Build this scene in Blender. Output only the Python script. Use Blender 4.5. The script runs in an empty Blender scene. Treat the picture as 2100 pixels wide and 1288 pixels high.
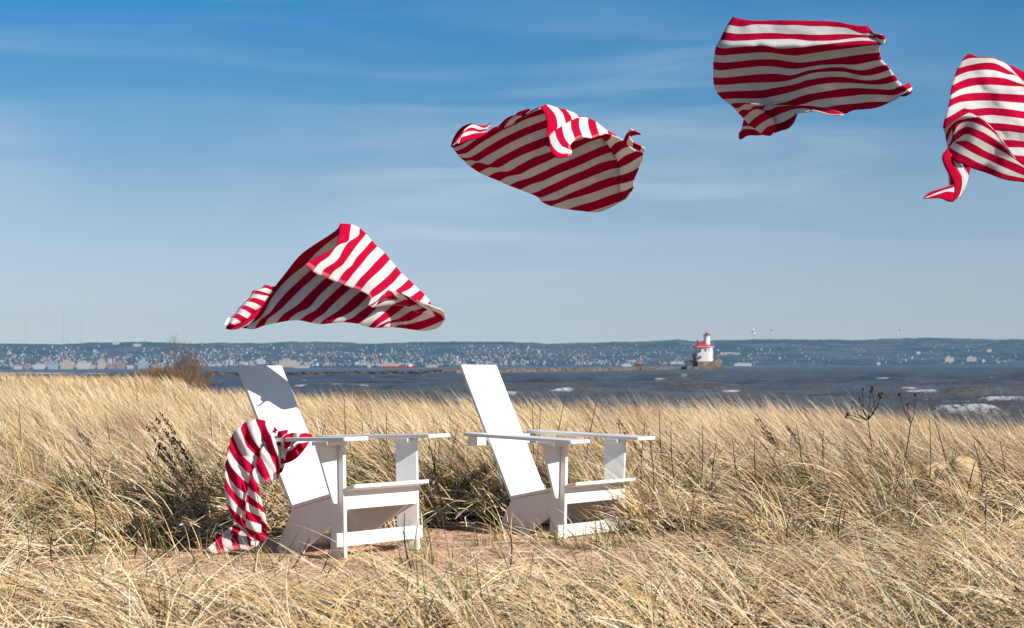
import bpy, bmesh, math, random
import numpy as np
from mathutils import Vector, Matrix
random.seed(7)
RNG = np.random.default_rng(11)
sc = bpy.context.scene
COL = sc.collection
R = math.radians

# ------------------------------------------------------------------ camera model
F_PX, CX, CY, HZ, ROLL, CAMZ = 3339.0, 1050.0, 644.0, 752.0, 0.005, 0.96
PITCH = math.atan((HZ - CY) / F_PX)
WATER_Z = -0.94


def ray(px, py):
    a, b = px - CX, py - CY
    u = a * math.cos(ROLL) - b * math.sin(ROLL)
    v = -(a * math.sin(ROLL) + b * math.cos(ROLL))
    u /= F_PX
    v /= F_PX
    return (u, math.cos(PITCH) - v * math.sin(PITCH), math.sin(PITCH) + v * math.cos(PITCH))


def at(px, py, y):
    d = ray(px, py)
    k = y / d[1]
    return Vector((d[0] * k, y, CAMZ + d[2] * k))


def horizon(px):
    return HZ - ROLL * (px - CX)


cam_d = bpy.data.cameras.new('camera')
cam_d.sensor_width = 36.0
cam_d.lens = F_PX / 2100.0 * 36.0
cam_d.clip_start = 0.1
cam_d.clip_end = 40000
cam_d.dof.use_dof = True
cam_d.dof.focus_distance = 8.4
cam_d.dof.aperture_fstop = 8.0
cam = bpy.data.objects.new('camera', cam_d)
COL.objects.link(cam)
cam.matrix_world = Matrix.Translation((0, 0, CAMZ)) @ Matrix.Rotation(math.pi / 2 + PITCH, 4, 'X') @ Matrix.Rotation(-ROLL, 4, 'Z')
sc.camera = cam

# ------------------------------------------------------------------ numpy noise


def _hash(ix, iy, seed):
    h = (ix.astype(np.int64) * 374761393 + iy.astype(np.int64) * 668265263 + seed * 982451653) & 0x7fffffff
    h = ((h ^ (h >> 13)) * 1274126177) & 0x7fffffff
    return ((h ^ (h >> 16)) & 0xffff) / 65535.0


def vnoise(x, y, seed=0):
    x = np.asarray(x, float)
    y = np.asarray(y, float)
    ix, iy = np.floor(x), np.floor(y)
    fx, fy = x - ix, y - iy
    fx = fx * fx * (3 - 2 * fx)
    fy = fy * fy * (3 - 2 * fy)
    a = _hash(ix, iy, seed)
    b = _hash(ix + 1, iy, seed)
    c = _hash(ix, iy + 1, seed)
    d = _hash(ix + 1, iy + 1, seed)
    return (a * (1 - fx) + b * fx) * (1 - fy) + (c * (1 - fx) + d * fx) * fy - 0.5


def fbm(x, y, seed=0, octs=4):
    s, a = 0.0, 1.0
    for o in range(octs):
        s = s + a * vnoise(np.asarray(x) * 2 ** o, np.asarray(y) * 2 ** o, seed + o)
        a *= 0.5
    return s


def sstep(e0, e1, x):
    t = np.clip((x - e0) / (e1 - e0), 0, 1)
    return t * t * (3 - 2 * t)

# ------------------------------------------------------------------ materials


def mat(name, base=(0.5, 0.5, 0.5), rough=0.6, spec=0.3):
    m = bpy.data.materials.new(name)
    m.use_nodes = True
    p = m.node_tree.nodes['Principled BSDF']
    p.inputs['Base Color'].default_value = (*base, 1)
    p.inputs['Roughness'].default_value = rough
    p.inputs['Specular IOR Level'].default_value = spec
    return m


def N(m, typ, **kw):
    n = m.node_tree.nodes.new(typ)
    for k, v in kw.items():
        setattr(n, k, v)
    return n


def L(m, a, b):
    m.node_tree.links.new(a, b)


def noise_mix(m, c1, c2, scale, detail=4, lo=0.35, hi=0.65, coord='Object', vec_scale=None, bump=0.0, bump_scale=None, bump_dist=0.01):
    p = m.node_tree.nodes['Principled BSDF']
    tc = N(m, 'ShaderNodeTexCoord')
    src = tc.outputs[coord]
    if vec_scale:
        mp = N(m, 'ShaderNodeMapping')
        mp.inputs['Scale'].default_value = vec_scale
        L(m, src, mp.inputs['Vector'])
        src = mp.outputs['Vector']
    nz = N(m, 'ShaderNodeTexNoise')
    nz.inputs['Scale'].default_value = scale
    nz.inputs['Detail'].default_value = detail
    L(m, src, nz.inputs['Vector'])
    rp = N(m, 'ShaderNodeValToRGB')
    rp.color_ramp.elements[0].position = lo
    rp.color_ramp.elements[1].position = hi
    rp.color_ramp.elements[0].color = (*c1, 1)
    rp.color_ramp.elements[1].color = (*c2, 1)
    L(m, nz.outputs['Fac'], rp.inputs['Fac'])
    L(m, rp.outputs['Color'], p.inputs['Base Color'])
    if bump > 0:
        n2 = N(m, 'ShaderNodeTexNoise')
        n2.inputs['Scale'].default_value = bump_scale or scale * 4
        n2.inputs['Detail'].default_value = 5
        L(m, src, n2.inputs['Vector'])
        b = N(m, 'ShaderNodeBump')
        b.inputs['Strength'].default_value = bump
        b.inputs['Distance'].default_value = bump_dist
        L(m, n2.outputs['Fac'], b.inputs['Height'])
        L(m, b.outputs['Normal'], p.inputs['Normal'])
    return m, rp


def obj(name, me, m=None, parent=None):
    o = bpy.data.objects.new(name, me)
    COL.objects.link(o)
    if m is not None:
        if isinstance(m, (list, tuple)):
            for q in m:
                me.materials.append(q)
        else:
            me.materials.append(m)
    if parent is not None:
        o.parent = parent
    return o


def tag(o, label=None, cat=None, group=None, kind=None):
    if label:
        o['label'] = label
    if cat:
        o['category'] = cat
    if group:
        o['group'] = group
    if kind:
        o['kind'] = kind
    return o


def empty(name, loc=(0, 0, 0)):
    o = bpy.data.objects.new(name, None)
    o.empty_display_size = 0.1
    o.location = loc
    COL.objects.link(o)
    return o


def mesh_np(name, v, f, col=None, smooth=False):
    """v (n,3) floats, f (m,4) ints"""
    me = bpy.data.meshes.new(name)
    v = np.ascontiguousarray(v, dtype=np.float32)
    f = np.ascontiguousarray(f, dtype=np.int32)
    k = f.shape[1]
    me.vertices.add(len(v))
    me.vertices.foreach_set('co', v.ravel())
    me.loops.add(f.size)
    me.loops.foreach_set('vertex_index', f.ravel())
    me.polygons.add(len(f))
    me.polygons.foreach_set('loop_start', np.arange(0, f.size, k, dtype=np.int32))
    me.polygons.foreach_set('loop_total', np.full(len(f), k, dtype=np.int32))
    if smooth:
        me.polygons.foreach_set('use_smooth', np.ones(len(f), dtype=bool))
    me.update(calc_edges=True)
    if col is not None:
        a = me.color_attributes.new('col', 'FLOAT_COLOR', 'POINT')
        c = np.ones((len(v), 4), dtype=np.float32)
        c[:, :3] = col
        a.data.foreach_set('color', c.ravel())
    return me


def grid_faces(nr, nc):
    i = np.arange(nr - 1)[:, None] * nc + np.arange(nc - 1)[None, :]
    return np.stack([i, i + 1, i + nc + 1, i + nc], -1).reshape(-1, 4)


def bm_box(bm, x0, x1, y0, y1, z0, z1):
    vs = [bm.verts.new(p) for p in ((x0, y0, z0), (x1, y0, z0), (x1, y1, z0), (x0, y1, z0), (x0, y0, z1), (x1, y0, z1), (x1, y1, z1), (x0, y1, z1))]
    for q in ((0, 3, 2, 1), (4, 5, 6, 7), (0, 1, 5, 4), (1, 2, 6, 5), (2, 3, 7, 6), (3, 0, 4, 7)):
        bm.faces.new([vs[i] for i in q])
    return vs


def bm_prism(bm, pts, ext):
    """pts: list of 3-vectors (planar loop), extruded by vector ext"""
    e = Vector(ext)
    a = [bm.verts.new(Vector(p)) for p in pts]
    b = [bm.verts.new(Vector(p) + e) for p in pts]
    n = len(pts)
    bm.faces.new(a[::-1])
    bm.faces.new(b)
    for i in range(n):
        bm.faces.new((a[i], a[(i + 1) % n], b[(i + 1) % n], b[i]))


def bm_lathe(bm, prof, n=24, cx=0, cy=0, cap=True):
    rings = []
    for r, z in prof:
        rings.append([bm.verts.new((cx + r * math.cos(2 * math.pi * k / n), cy + r * math.sin(2 * math.pi * k / n), z)) for k in range(n)])
    for a, b in zip(rings[:-1], rings[1:]):
        for k in range(n):
            bm.faces.new((a[k], a[(k + 1) % n], b[(k + 1) % n], b[k]))
    if cap:
        bm.faces.new(rings[0][::-1])
        bm.faces.new(rings[-1])


def bm_tube(bm, pts, rads, n=5):
    pts = [Vector(p) for p in pts]
    rings = []
    for i, p in enumerate(pts):
        t = (pts[min(i + 1, len(pts) - 1)] - pts[max(i - 1, 0)]).normalized()
        u = t.cross(Vector((0.13, 1, 0.21)))
        u.normalize()
        w = t.cross(u)
        r = rads[i] if isinstance(rads, (list, tuple)) else rads
        rings.append([bm.verts.new(p + (u * math.cos(2 * math.pi * k / n) + w * math.sin(2 * math.pi * k / n)) * r) for k in range(n)])
    for a, b in zip(rings[:-1], rings[1:]):
        for k in range(n):
            bm.faces.new((a[k], a[(k + 1) % n], b[(k + 1) % n], b[k]))
    bm.faces.new(rings[0][::-1])
    bm.faces.new(rings[-1])


def bm_done(bm, name, smooth=False, bevel=0.0, seg=2):
    bmesh.ops.recalc_face_normals(bm, faces=bm.faces)
    if bevel:
        bmesh.ops.bevel(bm, geom=[e for e in bm.edges if e.calc_face_angle(0) > 0.6], offset=bevel, segments=seg, affect='EDGES', profile=0.6, clamp_overlap=True)
    me = bpy.data.meshes.new(name)
    bm.to_mesh(me)
    bm.free()
    if smooth:
        me.polygons.foreach_set('use_smooth', np.ones(len(me.polygons), dtype=bool))
    return me


# ------------------------------------------------------------------ sun and sky
YAW_SUN = 0.683
SUN_EL = R(31.0)
SUN = Vector((math.cos(YAW_SUN) * math.cos(SUN_EL), -math.sin(YAW_SUN) * math.cos(SUN_EL), math.sin(SUN_EL)))
sd = bpy.data.lights.new('sun', 'SUN')
sd.energy = 5.0
sd.angle = R(0.53)
sd.color = (1.0, 0.95, 0.87)
so = bpy.data.objects.new('sun', sd)
so.rotation_euler = SUN.to_track_quat('Z', 'Y').to_euler()
so.location = (20, -20, 30)
COL.objects.link(so)

w = bpy.data.worlds.new('World')
sc.world = w
w.use_nodes = True
nt = w.node_tree
bg = nt.nodes['Background']
sky = nt.nodes.new('ShaderNodeTexSky')
sky.sky_type = 'NISHITA'
sky.sun_disc = False
sky.sun_elevation = SUN_EL
sky.sun_rotation = math.atan2(SUN.x, SUN.y)
sky.altitude = 0
sky.air_density = 1.0
sky.dust_density = 0.3
sky.ozone_density = 1.5
bg.inputs['Strength'].default_value = 0.1


class _W:
    node_tree = nt


tc = nt.nodes.new('ShaderNodeTexCoord')
sep = nt.nodes.new('ShaderNodeSeparateXYZ')
nt.links.new(tc.outputs['Generated'], sep.inputs['Vector'])
tint = nt.nodes.new('ShaderNodeValToRGB')
SKY_TINT = [(0.0, (1, 1, 1)), (1.0, (1, 1, 1))]
SKY_TINT = [(0.0, (0.81, 0.85, 1.02)), (0.05, (0.69, 0.665, 0.83)), (0.105, (0.54, 0.60, 0.725)), (0.156, (0.25, 0.51, 0.69)), (0.22, (0.085, 0.48, 0.77)), (0.34, (0.08, 0.28, 0.45)), (0.6, (0.23, 0.34, 0.45)), (1.0, (0.25, 0.33, 0.42))]
er = tint.color_ramp
er.interpolation = 'EASE' if False else 'LINEAR'
while len(er.elements) < len(SKY_TINT):
    er.elements.new(0.5)
for e, (p, c) in zip(er.elements, SKY_TINT):
    e.position = p
    e.color = (*c, 1)
nt.links.new(sep.outputs['Z'], tint.inputs['Fac'])
mul = nt.nodes.new('ShaderNodeMix')
mul.data_type = 'RGBA'
mul.blend_type = 'MULTIPLY'
mul.inputs['Factor'].default_value = 1.0
nt.links.new(sky.outputs['Color'], mul.inputs[6])
nt.links.new(tint.outputs['Color'], mul.inputs[7])
# thin cirrus streaks, laid out over the dome by direction
mp1 = nt.nodes.new('ShaderNodeMapping')
mp1.inputs['Rotation'].default_value = (0, R(6.5), 0)
mp1.inputs['Scale'].default_value = (2.4, 1.0, 21.0)
nt.links.new(tc.outputs['Generated'], mp1.inputs['Vector'])
n1 = nt.nodes.new('ShaderNodeTexNoise')
n1.inputs['Scale'].default_value = 1.7
n1.inputs['Detail'].default_value = 7
n1.inputs['Roughness'].default_value = 0.58
n1.inputs['Distortion'].default_value = 0.6
nt.links.new(mp1.outputs['Vector'], n1.inputs['Vector'])
r1 = nt.nodes.new('ShaderNodeValToRGB')
r1.color_ramp.elements[0].position = 0.40
r1.color_ramp.elements[1].position = 0.78
r1.color_ramp.elements[0].color = (0, 0, 0, 1)
r1.color_ramp.elements[1].color = (1, 1, 1, 1)
nt.links.new(n1.outputs['Fac'], r1.inputs['Fac'])
n2 = nt.nodes.new('ShaderNodeTexNoise')
n2.inputs['Scale'].default_value = 5.0
n2.inputs['Detail'].default_value = 3
nt.links.new(tc.outputs['Generated'], n2.inputs['Vector'])
r2 = nt.nodes.new('ShaderNodeMapRange')
r2.inputs['From Min'].default_value = 0.35
r2.inputs['From Max'].default_value = 0.7
nt.links.new(n2.outputs['Fac'], r2.inputs['Value'])
cm = nt.nodes.new('ShaderNodeMath')
cm.operation = 'MULTIPLY'
nt.links.new(r1.outputs['Color'], cm.inputs[0])
nt.links.new(r2.outputs['Result'], cm.inputs[1])
cm2 = nt.nodes.new('ShaderNodeMath')
cm2.operation = 'MULTIPLY'
cm2.inputs[1].default_value = 0.85
cz = nt.nodes.new('ShaderNodeMapRange')          # the cirrus thins out higher up
cz.inputs['From Min'].default_value = 0.20
cz.inputs['From Max'].default_value = 0.13
cz.inputs['To Min'].default_value = 0.30
nt.links.new(sep.outputs['Z'], cz.inputs['Value'])
cm3 = nt.nodes.new('ShaderNodeMath')
cm3.operation = 'MULTIPLY'
nt.links.new(cm.outputs[0], cm3.inputs[0])
nt.links.new(cz.outputs['Result'], cm3.inputs[1])
nt.links.new(cm3.outputs[0], cm2.inputs[0])
cl = nt.nodes.new('ShaderNodeMix')
cl.data_type = 'RGBA'
nt.links.new(cm2.outputs[0], cl.inputs['Factor'])
nt.links.new(mul.outputs[2], cl.inputs[6])
cl.inputs[7].default_value = (4.9, 5.6, 6.3, 1)
nt.links.new(cl.outputs[2], bg.inputs['Color'])

sc.view_settings.view_transform = 'Standard'
sc.view_settings.look = 'None'
sc.view_settings.exposure = 0.35
sc.view_settings.gamma = 1.0
sc.view_settings.use_curve_mapping = False
sc.cycles.max_bounces = 6
sc.cycles.diffuse_bounces = 3
sc.cycles.glossy_bounces = 2
sc.cycles.transmission_bounces = 3
sc.cycles.volume_bounces = 0
sc.cycles.transparent_max_bounces = 4
sc.cycles.use_denoising = True
sc.cycles.caustics_reflective = False
sc.cycles.caustics_refractive = False

# ------------------------------------------------------------------ haze (the air over the bay)
bm = bmesh.new()
bm_box(bm, -6500, 6500, -80, 12500, -4.0, 420)
hm = bpy.data.materials.new('haze_air')
hm.use_nodes = True
hm.node_tree.nodes.clear()
ho = hm.node_tree.nodes.new('ShaderNodeOutputMaterial')
hv = hm.node_tree.nodes.new('ShaderNodeVolumePrincipled')
hv.inputs['Color'].default_value = (0.38, 0.70, 1.0, 1)
hv.inputs['Density'].default_value = 0.000055
hv.inputs['Anisotropy'].default_value = 0.0
hm.node_tree.links.new(hv.outputs['Volume'], ho.inputs['Volume'])
hz = obj('haze', bm_done(bm, 'haze'), hm)
tag(hz, kind='stuff', label='pale blue air haze over the bay and hills', cat='haze')

# ------------------------------------------------------------------ terrain
RIDGE_PX = [-1200, -400, 0, 300, 400, 470, 600, 800, 1000, 1200, 1500, 1750, 1900, 2100, 2600, 3400]
RIDGE_Y = [775, 775, 777, 784, 793, 805, 813, 824, 831, 837, 842, 852, 868, 893, 925, 950]
RIDGE_D = [48, 46, 45, 44, 42, 38, 34, 30, 28, 26, 24, 22, 20.5, 19.5, 18, 17]
GRASS_H = 0.40


def ground_z(x, y):
    x = np.asarray(x, float)
    y = np.asarray(y, float)
    yy = np.maximum(y, 1.0)
    px = CX + F_PX * np.clip(x / yy, -0.8, 0.8)
    hzn = HZ - ROLL * (px - CX)
    dr = np.interp(px, RIDGE_PX, RIDGE_D)
    ry = np.interp(px, RIDGE_PX, RIDGE_Y)
    zr = CAMZ - (ry - hzn) / F_PX * dr - GRASS_H
    t = sstep(9.0, 1.0, (yy - 10.0) / np.maximum(dr - 10.0, 1.0) * 9.0 + 0.0) if False else sstep(0, 1, (yy - 10.0) / np.maximum(dr - 10.0, 1.0))
    z = 0.03 * (1 - t) + zr * t
    # seaward of the dune crest: beach on the right, long flat field on the left
    left = sstep(470, 380, px)
    shore = 40 + 14 * sstep(1900, 900, px)
    zb = zr + (-1.75 - zr) * sstep(0.0, 1.0, (yy - dr) / np.maximum(shore - dr, 5.0))
    zl = zr + (-0.55 - zr) * sstep(0.0, 1.0, (yy - dr) / (150 - dr)) - 1.6 * sstep(165, 215, yy)
    zo = zb * (1 - left) + zl * left
    z = np.where(yy > dr, zo, z)
    # hummocks
    amp = 0.10 * sstep(9.0, 10.2, yy) + 0.06 * sstep(7.3, 6.3, yy)
    amp = amp * (1 - 0.7 * sstep(20, 40, yy)) * (yy < 120)
    hum = fbm(x * 0.9, yy * 0.9, 3, 3)
    z = z + amp * hum + 0.02 * fbm(x * 3, yy * 3, 9, 3) * (yy < 30)
    # small bank behind the chairs
    z = z + 0.07 * np.exp(-((yy - 10.1) / 0.7) ** 2) * (0.6 + vnoise(x * 1.3, yy * 0.2, 5))
    return z


def sand_mask(x, y):
    """1 where the red sand lies bare"""
    x = np.asarray(x, float)
    y = np.asarray(y, float)
    n = fbm(x * 1.6, y * 1.6, 21, 3)
    front = 6.98 + 0.25 * np.sin(x * 2.1) + 0.35 * n + 0.45 * sstep(0.5, 1.4, x)
    back = 9.25 + 0.35 * n - 0.55 * sstep(-0.9, -1.6, x) - 0.0 * x
    m = sstep(front - 0.12, front + 0.18, y) * sstep(back + 0.15, back - 0.15, y)
    m = m * sstep(-2.7, -2.0, x + 0.4 * n) * sstep(1.35, 0.95, x + 0.5 * n)
    # a second bare patch to the right
    e = ((x - 1.75) / 0.75) ** 2 + ((y - 9.9) / 0.55) ** 2
    m = np.maximum(m, 0.75 * sstep(1.2, 0.5, e + 0.9 * n))
    return m


ang = np.concatenate([np.linspace(-1.45, -0.5, 20)[:-1], np.linspace(-0.5, 0.5, 420), np.linspace(0.5, 1.45, 20)[1:]])
yr = np.concatenate([np.linspace(0.6, 3.5, 20)[:-1], np.geomspace(3.5, 60, 420), np.geomspace(60, 230, 60)[1:], np.geomspace(230, 14000, 30)[1:]])
Y, A = np.meshgrid(yr, ang, indexing='ij')
X = Y * np.tan(A)
Z = ground_z(X, Y)
far = sstep(215, 300, Y)
Z = Z * (1 - far) + (-2.6) * far
sm = sand_mask(X, Y)
beach = sstep(0.0, 1.0, (Y - np.interp(CX + F_PX * np.clip(np.tan(A), -0.8, 0.8), RIDGE_PX, RIDGE_D) - 2.0) / 5.0) * (np.tan(A) * F_PX + CX > 430)
sm = np.maximum(sm, beach)
gv = np.stack([X, Y, Z], -1).reshape(-1, 3)
gcol = np.zeros((len(gv), 3), np.float32)
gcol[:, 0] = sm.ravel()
gme = mesh_np('ground', gv, grid_faces(len(yr), len(ang)), gcol, True)
# ground behind the camera
gm = mat('dune_ground', (0.35, 0.2, 0.12), 0.95, 0.1)
p = gm.node_tree.nodes['Principled BSDF']
at_ = N(gm, 'ShaderNodeAttribute', attribute_name='col')
sepc = N(gm, 'ShaderNodeSeparateColor')
L(gm, at_.outputs['Color'], sepc.inputs['Color'])
gtc = N(gm, 'ShaderNodeTexCoord')


def gnoise(scale, det, c1, c2, lo=0.35, hi=0.65):
    n_ = N(gm, 'ShaderNodeTexNoise')
    n_.inputs['Scale'].default_value = scale
    n_.inputs['Detail'].default_value = det
    L(gm, gtc.outputs['Object'], n_.inputs['Vector'])
    r_ = N(gm, 'ShaderNodeValToRGB')
    r_.color_ramp.elements[0].position = lo
    r_.color_ramp.elements[1].position = hi
    r_.color_ramp.elements[0].color = (*c1, 1)
    r_.color_ramp.elements[1].color = (*c2, 1)
    L(gm, n_.outputs['Fac'], r_.inputs['Fac'])
    return n_, r_


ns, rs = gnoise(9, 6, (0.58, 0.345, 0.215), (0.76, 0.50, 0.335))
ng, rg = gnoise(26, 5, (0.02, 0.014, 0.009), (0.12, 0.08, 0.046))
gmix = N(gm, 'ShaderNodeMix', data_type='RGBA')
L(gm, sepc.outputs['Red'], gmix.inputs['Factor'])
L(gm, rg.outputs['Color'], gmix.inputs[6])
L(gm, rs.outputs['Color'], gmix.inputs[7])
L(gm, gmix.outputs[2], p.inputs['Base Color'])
nb, rb = gnoise(38, 6, (0, 0, 0), (1, 1, 1), 0.2, 0.8)
nb2, rb2 = gnoise(7, 3, (0, 0, 0), (1, 1, 1), 0.2, 0.8)
adm = N(gm, 'ShaderNodeMath', operation='ADD')
mu2 = N(gm, 'ShaderNodeMath', operation='MULTIPLY')
mu2.inputs[1].default_value = 2.2
L(gm, nb2.outputs['Fac'], mu2.inputs[0])
L(gm, nb.outputs['Fac'], adm.inputs[0])
L(gm, mu2.outputs[0], adm.inputs[1])
bu = N(gm, 'ShaderNodeBump')
bu.inputs['Strength'].default_value = 0.8
bu.inputs['Distance'].default_value = 0.06
L(gm, adm.outputs[0], bu.inputs['Height'])
L(gm, bu.outputs['Normal'], p.inputs['Normal'])
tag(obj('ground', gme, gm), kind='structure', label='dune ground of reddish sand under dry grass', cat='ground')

# ------------------------------------------------------------------ water
wy = 1.0 / np.linspace(1 / 34.0, 1 / 2600.0, 760)
wy = np.concatenate([wy, np.geomspace(2600, 14000, 12)[1:]])
wa = np.concatenate([np.linspace(-1.2, -0.42, 10)[:-1], np.linspace(-0.42, 0.42, 520), np.linspace(0.42, 1.2, 10)[1:]])
Y, A = np.meshgrid(wy, wa, indexing='ij')
X = Y * np.tan(A)
h = np.zeros_like(X)
wr = np.random.default_rng(5)
for k in range(22):
    lam = 2.2 * 1.22 ** k if k < 14 else 3.0 + 1.5 * (k - 14)
    th = wr.normal(math.pi / 2 + 0.25, 0.42)
    ph = wr.uniform(0, 6.28)
    kx, ky = math.cos(th) * 2 * math.pi / lam, math.sin(th) * 2 * math.pi / lam
    am = 0.013 * lam ** 0.72 * (0.75 if lam < 14 else 0.55)
    fade = sstep(lam * 330, lam * 90, Y)
    h += am * fade * np.sin(kx * X + ky * Y + ph + 1.5 * vnoise(X / 23, Y / 23, k))
h *= (0.65 + 0.9 * (vnoise(X / 30, Y / 40, 77) + 0.5))
# breakers rolling in near the shore
foam = np.zeros_like(X)
pxw = CX + F_PX * np.tan(A)
for (yc, wd, ht, p0, p1, seed) in ((49, 0.8, 0.28, 1650, 4000, 1), (56, 0.8, 0.30, 1700, 2080, 2), (54.5, 0.8, 0.26, 2120, 4000, 7), (61, 0.7, 0.28, 1740, 2500, 4), (66, 0.8, 0.32, 1850, 2500, 21), (73, 0.8, 0.28, 1900, 2500, 22), (60, 0.7, 0.22, 1480, 1640, 3),
                               (92, 1.0, 0.22, 1930, 2030, 9), (117, 0.6, 0.14, 880, 990, 8), (112, 0.9, 0.16, 1060, 1160, 11), (140, 1.2, .2, 400, 500, 13), (165, 1.4, .2, 440, 540, 14), (150, 1.2, .2, 600, 690, 15)):
    yl = yc + 3.2 * fbm(X / 9.0, X * 0 + seed, 40 + seed, 3) + 0.04 * X
    d = (Y - yl) / wd
    side = sstep(p0 - 60, p0 + 60, pxw) * sstep(p1 + 60, p1 - 60, pxw)
    pat = sstep(0.02, 0.34, fbm(X / 2.0, Y / 1.2, 60 + seed, 4))
    prof = np.where(d > 0, np.exp(-(d / 1.6) ** 2), np.exp(-(d / 0.55) ** 2))
    h += ht * side * prof * (0.6 + 0.6 * pat)
    foam = np.maximum(foam, side * pat * np.where(d > 0.5, np.exp(-((d - 0.5) / 0.55) ** 2), np.exp(-((d - .5) / 1.0) ** 2)))
# scattered whitecaps
wc = fbm(X / 3.4, Y / 3.0, 90, 3)
foam = np.maximum(foam, 0.9 * sstep(0.60, 0.72, wc + 0.35 * h) * (Y < 320) * (Y > 70))
h *= sstep(33, 46, Y) * 0.7 + 0.3
wv = np.stack([X, Y, WATER_Z + h], -1).reshape(-1, 3)
wcol = np.zeros((len(wv), 3), np.float32)
wcol[:, 0] = foam.ravel()
wcol[:, 1] = (np.clip(0.30 + 0.5 * fbm(X / 40, Y / 60, 30, 3) + 0.9 * fbm(X / 5.0, Y / 7.0, 33, 3) + 0.35 * sstep(220, 60, Y), 0, 1)).ravel()
wme = mesh_np('water', wv, grid_faces(len(wy), len(wa)), wcol, True)
wm = mat('lake_water', (0.03, 0.05, 0.07), 0.4, 0.22)
p = wm.node_tree.nodes['Principled BSDF']
wat = N(wm, 'ShaderNodeAttribute', attribute_name='col')
wsep = N(wm, 'ShaderNodeSeparateColor')
L(wm, wat.outputs['Color'], wsep.inputs['Color'])
wb = N(wm, 'ShaderNodeMix', data_type='RGBA')
L(wm, wsep.outputs['Green'], wb.inputs['Factor'])
wb.inputs[6].default_value = (0.052, 0.060, 0.068, 1)
wb.inputs[7].default_value = (0.120, 0.112, 0.110, 1)
wf = N(wm, 'ShaderNodeMix', data_type='RGBA')
wtc = N(wm, 'ShaderNodeTexCoord')
wn = N(wm, 'ShaderNodeTexNoise')
wn.inputs['Scale'].default_value = 3.5
wn.inputs['Detail'].default_value = 6
L(wm, wtc.outputs['Object'], wn.inputs['Vector'])
wmr = N(wm, 'ShaderNodeMapRange')
wmr.inputs['From Min'].default_value = 0.36
wmr.inputs['From Max'].default_value = 0.52
L(wm, wn.outputs['Fac'], wmr.inputs['Value'])
wmm = N(wm, 'ShaderNodeMath', operation='MULTIPLY')
L(wm, wmr.outputs['Result'], wmm.inputs[0])
L(wm, wsep.outputs['Red'], wmm.inputs[1])
L(wm, wmm.outputs[0], wf.inputs['Factor'])
L(wm, wb.outputs[2], wf.inputs[6])
wf.inputs[7].default_value = (0.74, 0.77, 0.78, 1)
L(wm, wf.outputs[2], p.inputs['Base Color'])
wro = N(wm, 'ShaderNodeMapRange')
wro.inputs['To Min'].default_value = 0.30
wro.inputs['To Max'].default_value = 0.9
L(wm, wmm.outputs[0], wro.inputs['Value'])
L(wm, wro.outputs['Result'], p.inputs['Roughness'])
wbn = N(wm, 'ShaderNodeTexNoise')
wbn.inputs['Scale'].default_value = 1.1
wbn.inputs['Detail'].default_value = 8
wbn.inputs['Roughness'].default_value = 0.65
L(wm, wtc.outputs['Object'], wbn.inputs['Vector'])
wbu = N(wm, 'ShaderNodeBump')
wbu.inputs['Strength'].default_value = 1.0
wbu.inputs['Distance'].default_value = 0.5
L(wm, wbn.outputs['Fac'], wbu.inputs['Height'])
L(wm, wbu.outputs['Normal'], p.inputs['Normal'])
tag(obj('water', wme, wm), kind='structure', label='choppy slate blue lake water with white breakers', cat='lake')

# ------------------------------------------------------------------ far hills across the bay
CR_PX = [-900, -500, -200, 0, 60, 120, 180, 200, 250, 290, 340, 400, 450, 500, 550, 590, 640, 690, 740, 790, 850, 900, 950, 1000, 1025, 1070, 1120, 1180, 1230, 1290, 1350, 1388, 1425, 1480, 1550, 1600, 1680, 1745, 1790, 1830, 1900, 1950, 2010, 2052, 2080, 2100, 2400, 2900]
CR_Y = [712, 708, 705, 705, 706, 707.5, 705, 704, 703, 702.5, 704, 706, 705, 705, 705, 702.5, 702, 702.5, 706, 705, 702.5, 702, 702, 702, 702, 703.5, 706, 704.5, 703.5, 702, 701.5, 698.5, 702, 700, 696.5, 696, 698, 700, 698.5, 696, 694.5, 695, 696.5, 698, 697, 698, 702, 706]


def hill_z(x, y):
    px = CX + F_PX * x / y
    cy_ = np.interp(px, CR_PX, CR_Y)
    yc = 9000 + 500 * vnoise(px / 160.0, px * 0, 4)
    zc = (HZ - ROLL * (px - CX) - cy_) / F_PX * yc + CAMZ
    t = np.clip((y - 7000) / (yc - 7000), 0, 2.0)
    up = np.where(t < 1, t ** 1.15 * (1.0 - 0.12 * (t - 1) ** 2 * 0), 1 - 0.25 * (t - 1) ** 2)
    z = WATER_Z + (zc - WATER_Z) * up
    z = z + (t * (1.3 - t) * 26) * fbm(x / 500.0, y / 420.0, 12, 3) * (t < 1.3)
    return z


hy = np.concatenate([np.linspace(7000, 9500, 150), np.linspace(9560, 11000, 10)])
ha = np.concatenate([np.linspace(-0.62, -0.36, 60)[:-1], np.linspace(-0.36, 0.36, 760), np.linspace(0.36, 0.62, 60)[1:]])
Y, A = np.meshgrid(hy, ha, indexing='ij')
X = Y * np.tan(A)
Z = hill_z(X, Y)
tt = sstep(7020, 7200, Y)
Z = Z + tt * (5.5 * np.abs(vnoise(X / 14.0, Y / 17.0, 51)) + 9 * np.maximum(vnoise(X / 45.0, Y / 30.0, 52), 0))
hc = np.zeros((X.size, 3), np.float32)
hc[:, 0] = np.clip(0.5 + 1.3 * fbm(X / 160.0, Y / 90.0, 61, 4), 0, 1).ravel()
hc[:, 1] = np.clip(0.5 + 1.6 * vnoise(X / 13.0, Y / 16.0, 64), 0, 1).ravel()
hme = mesh_np('hills', np.stack([X, Y, Z], -1).reshape(-1, 3), grid_faces(len(hy), len(ha)), hc, True)
hmt = mat('wooded_hillside', (0.07, 0.065, 0.06), 0.95, 0.05)
p = hmt.node_tree.nodes['Principled BSDF']
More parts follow.
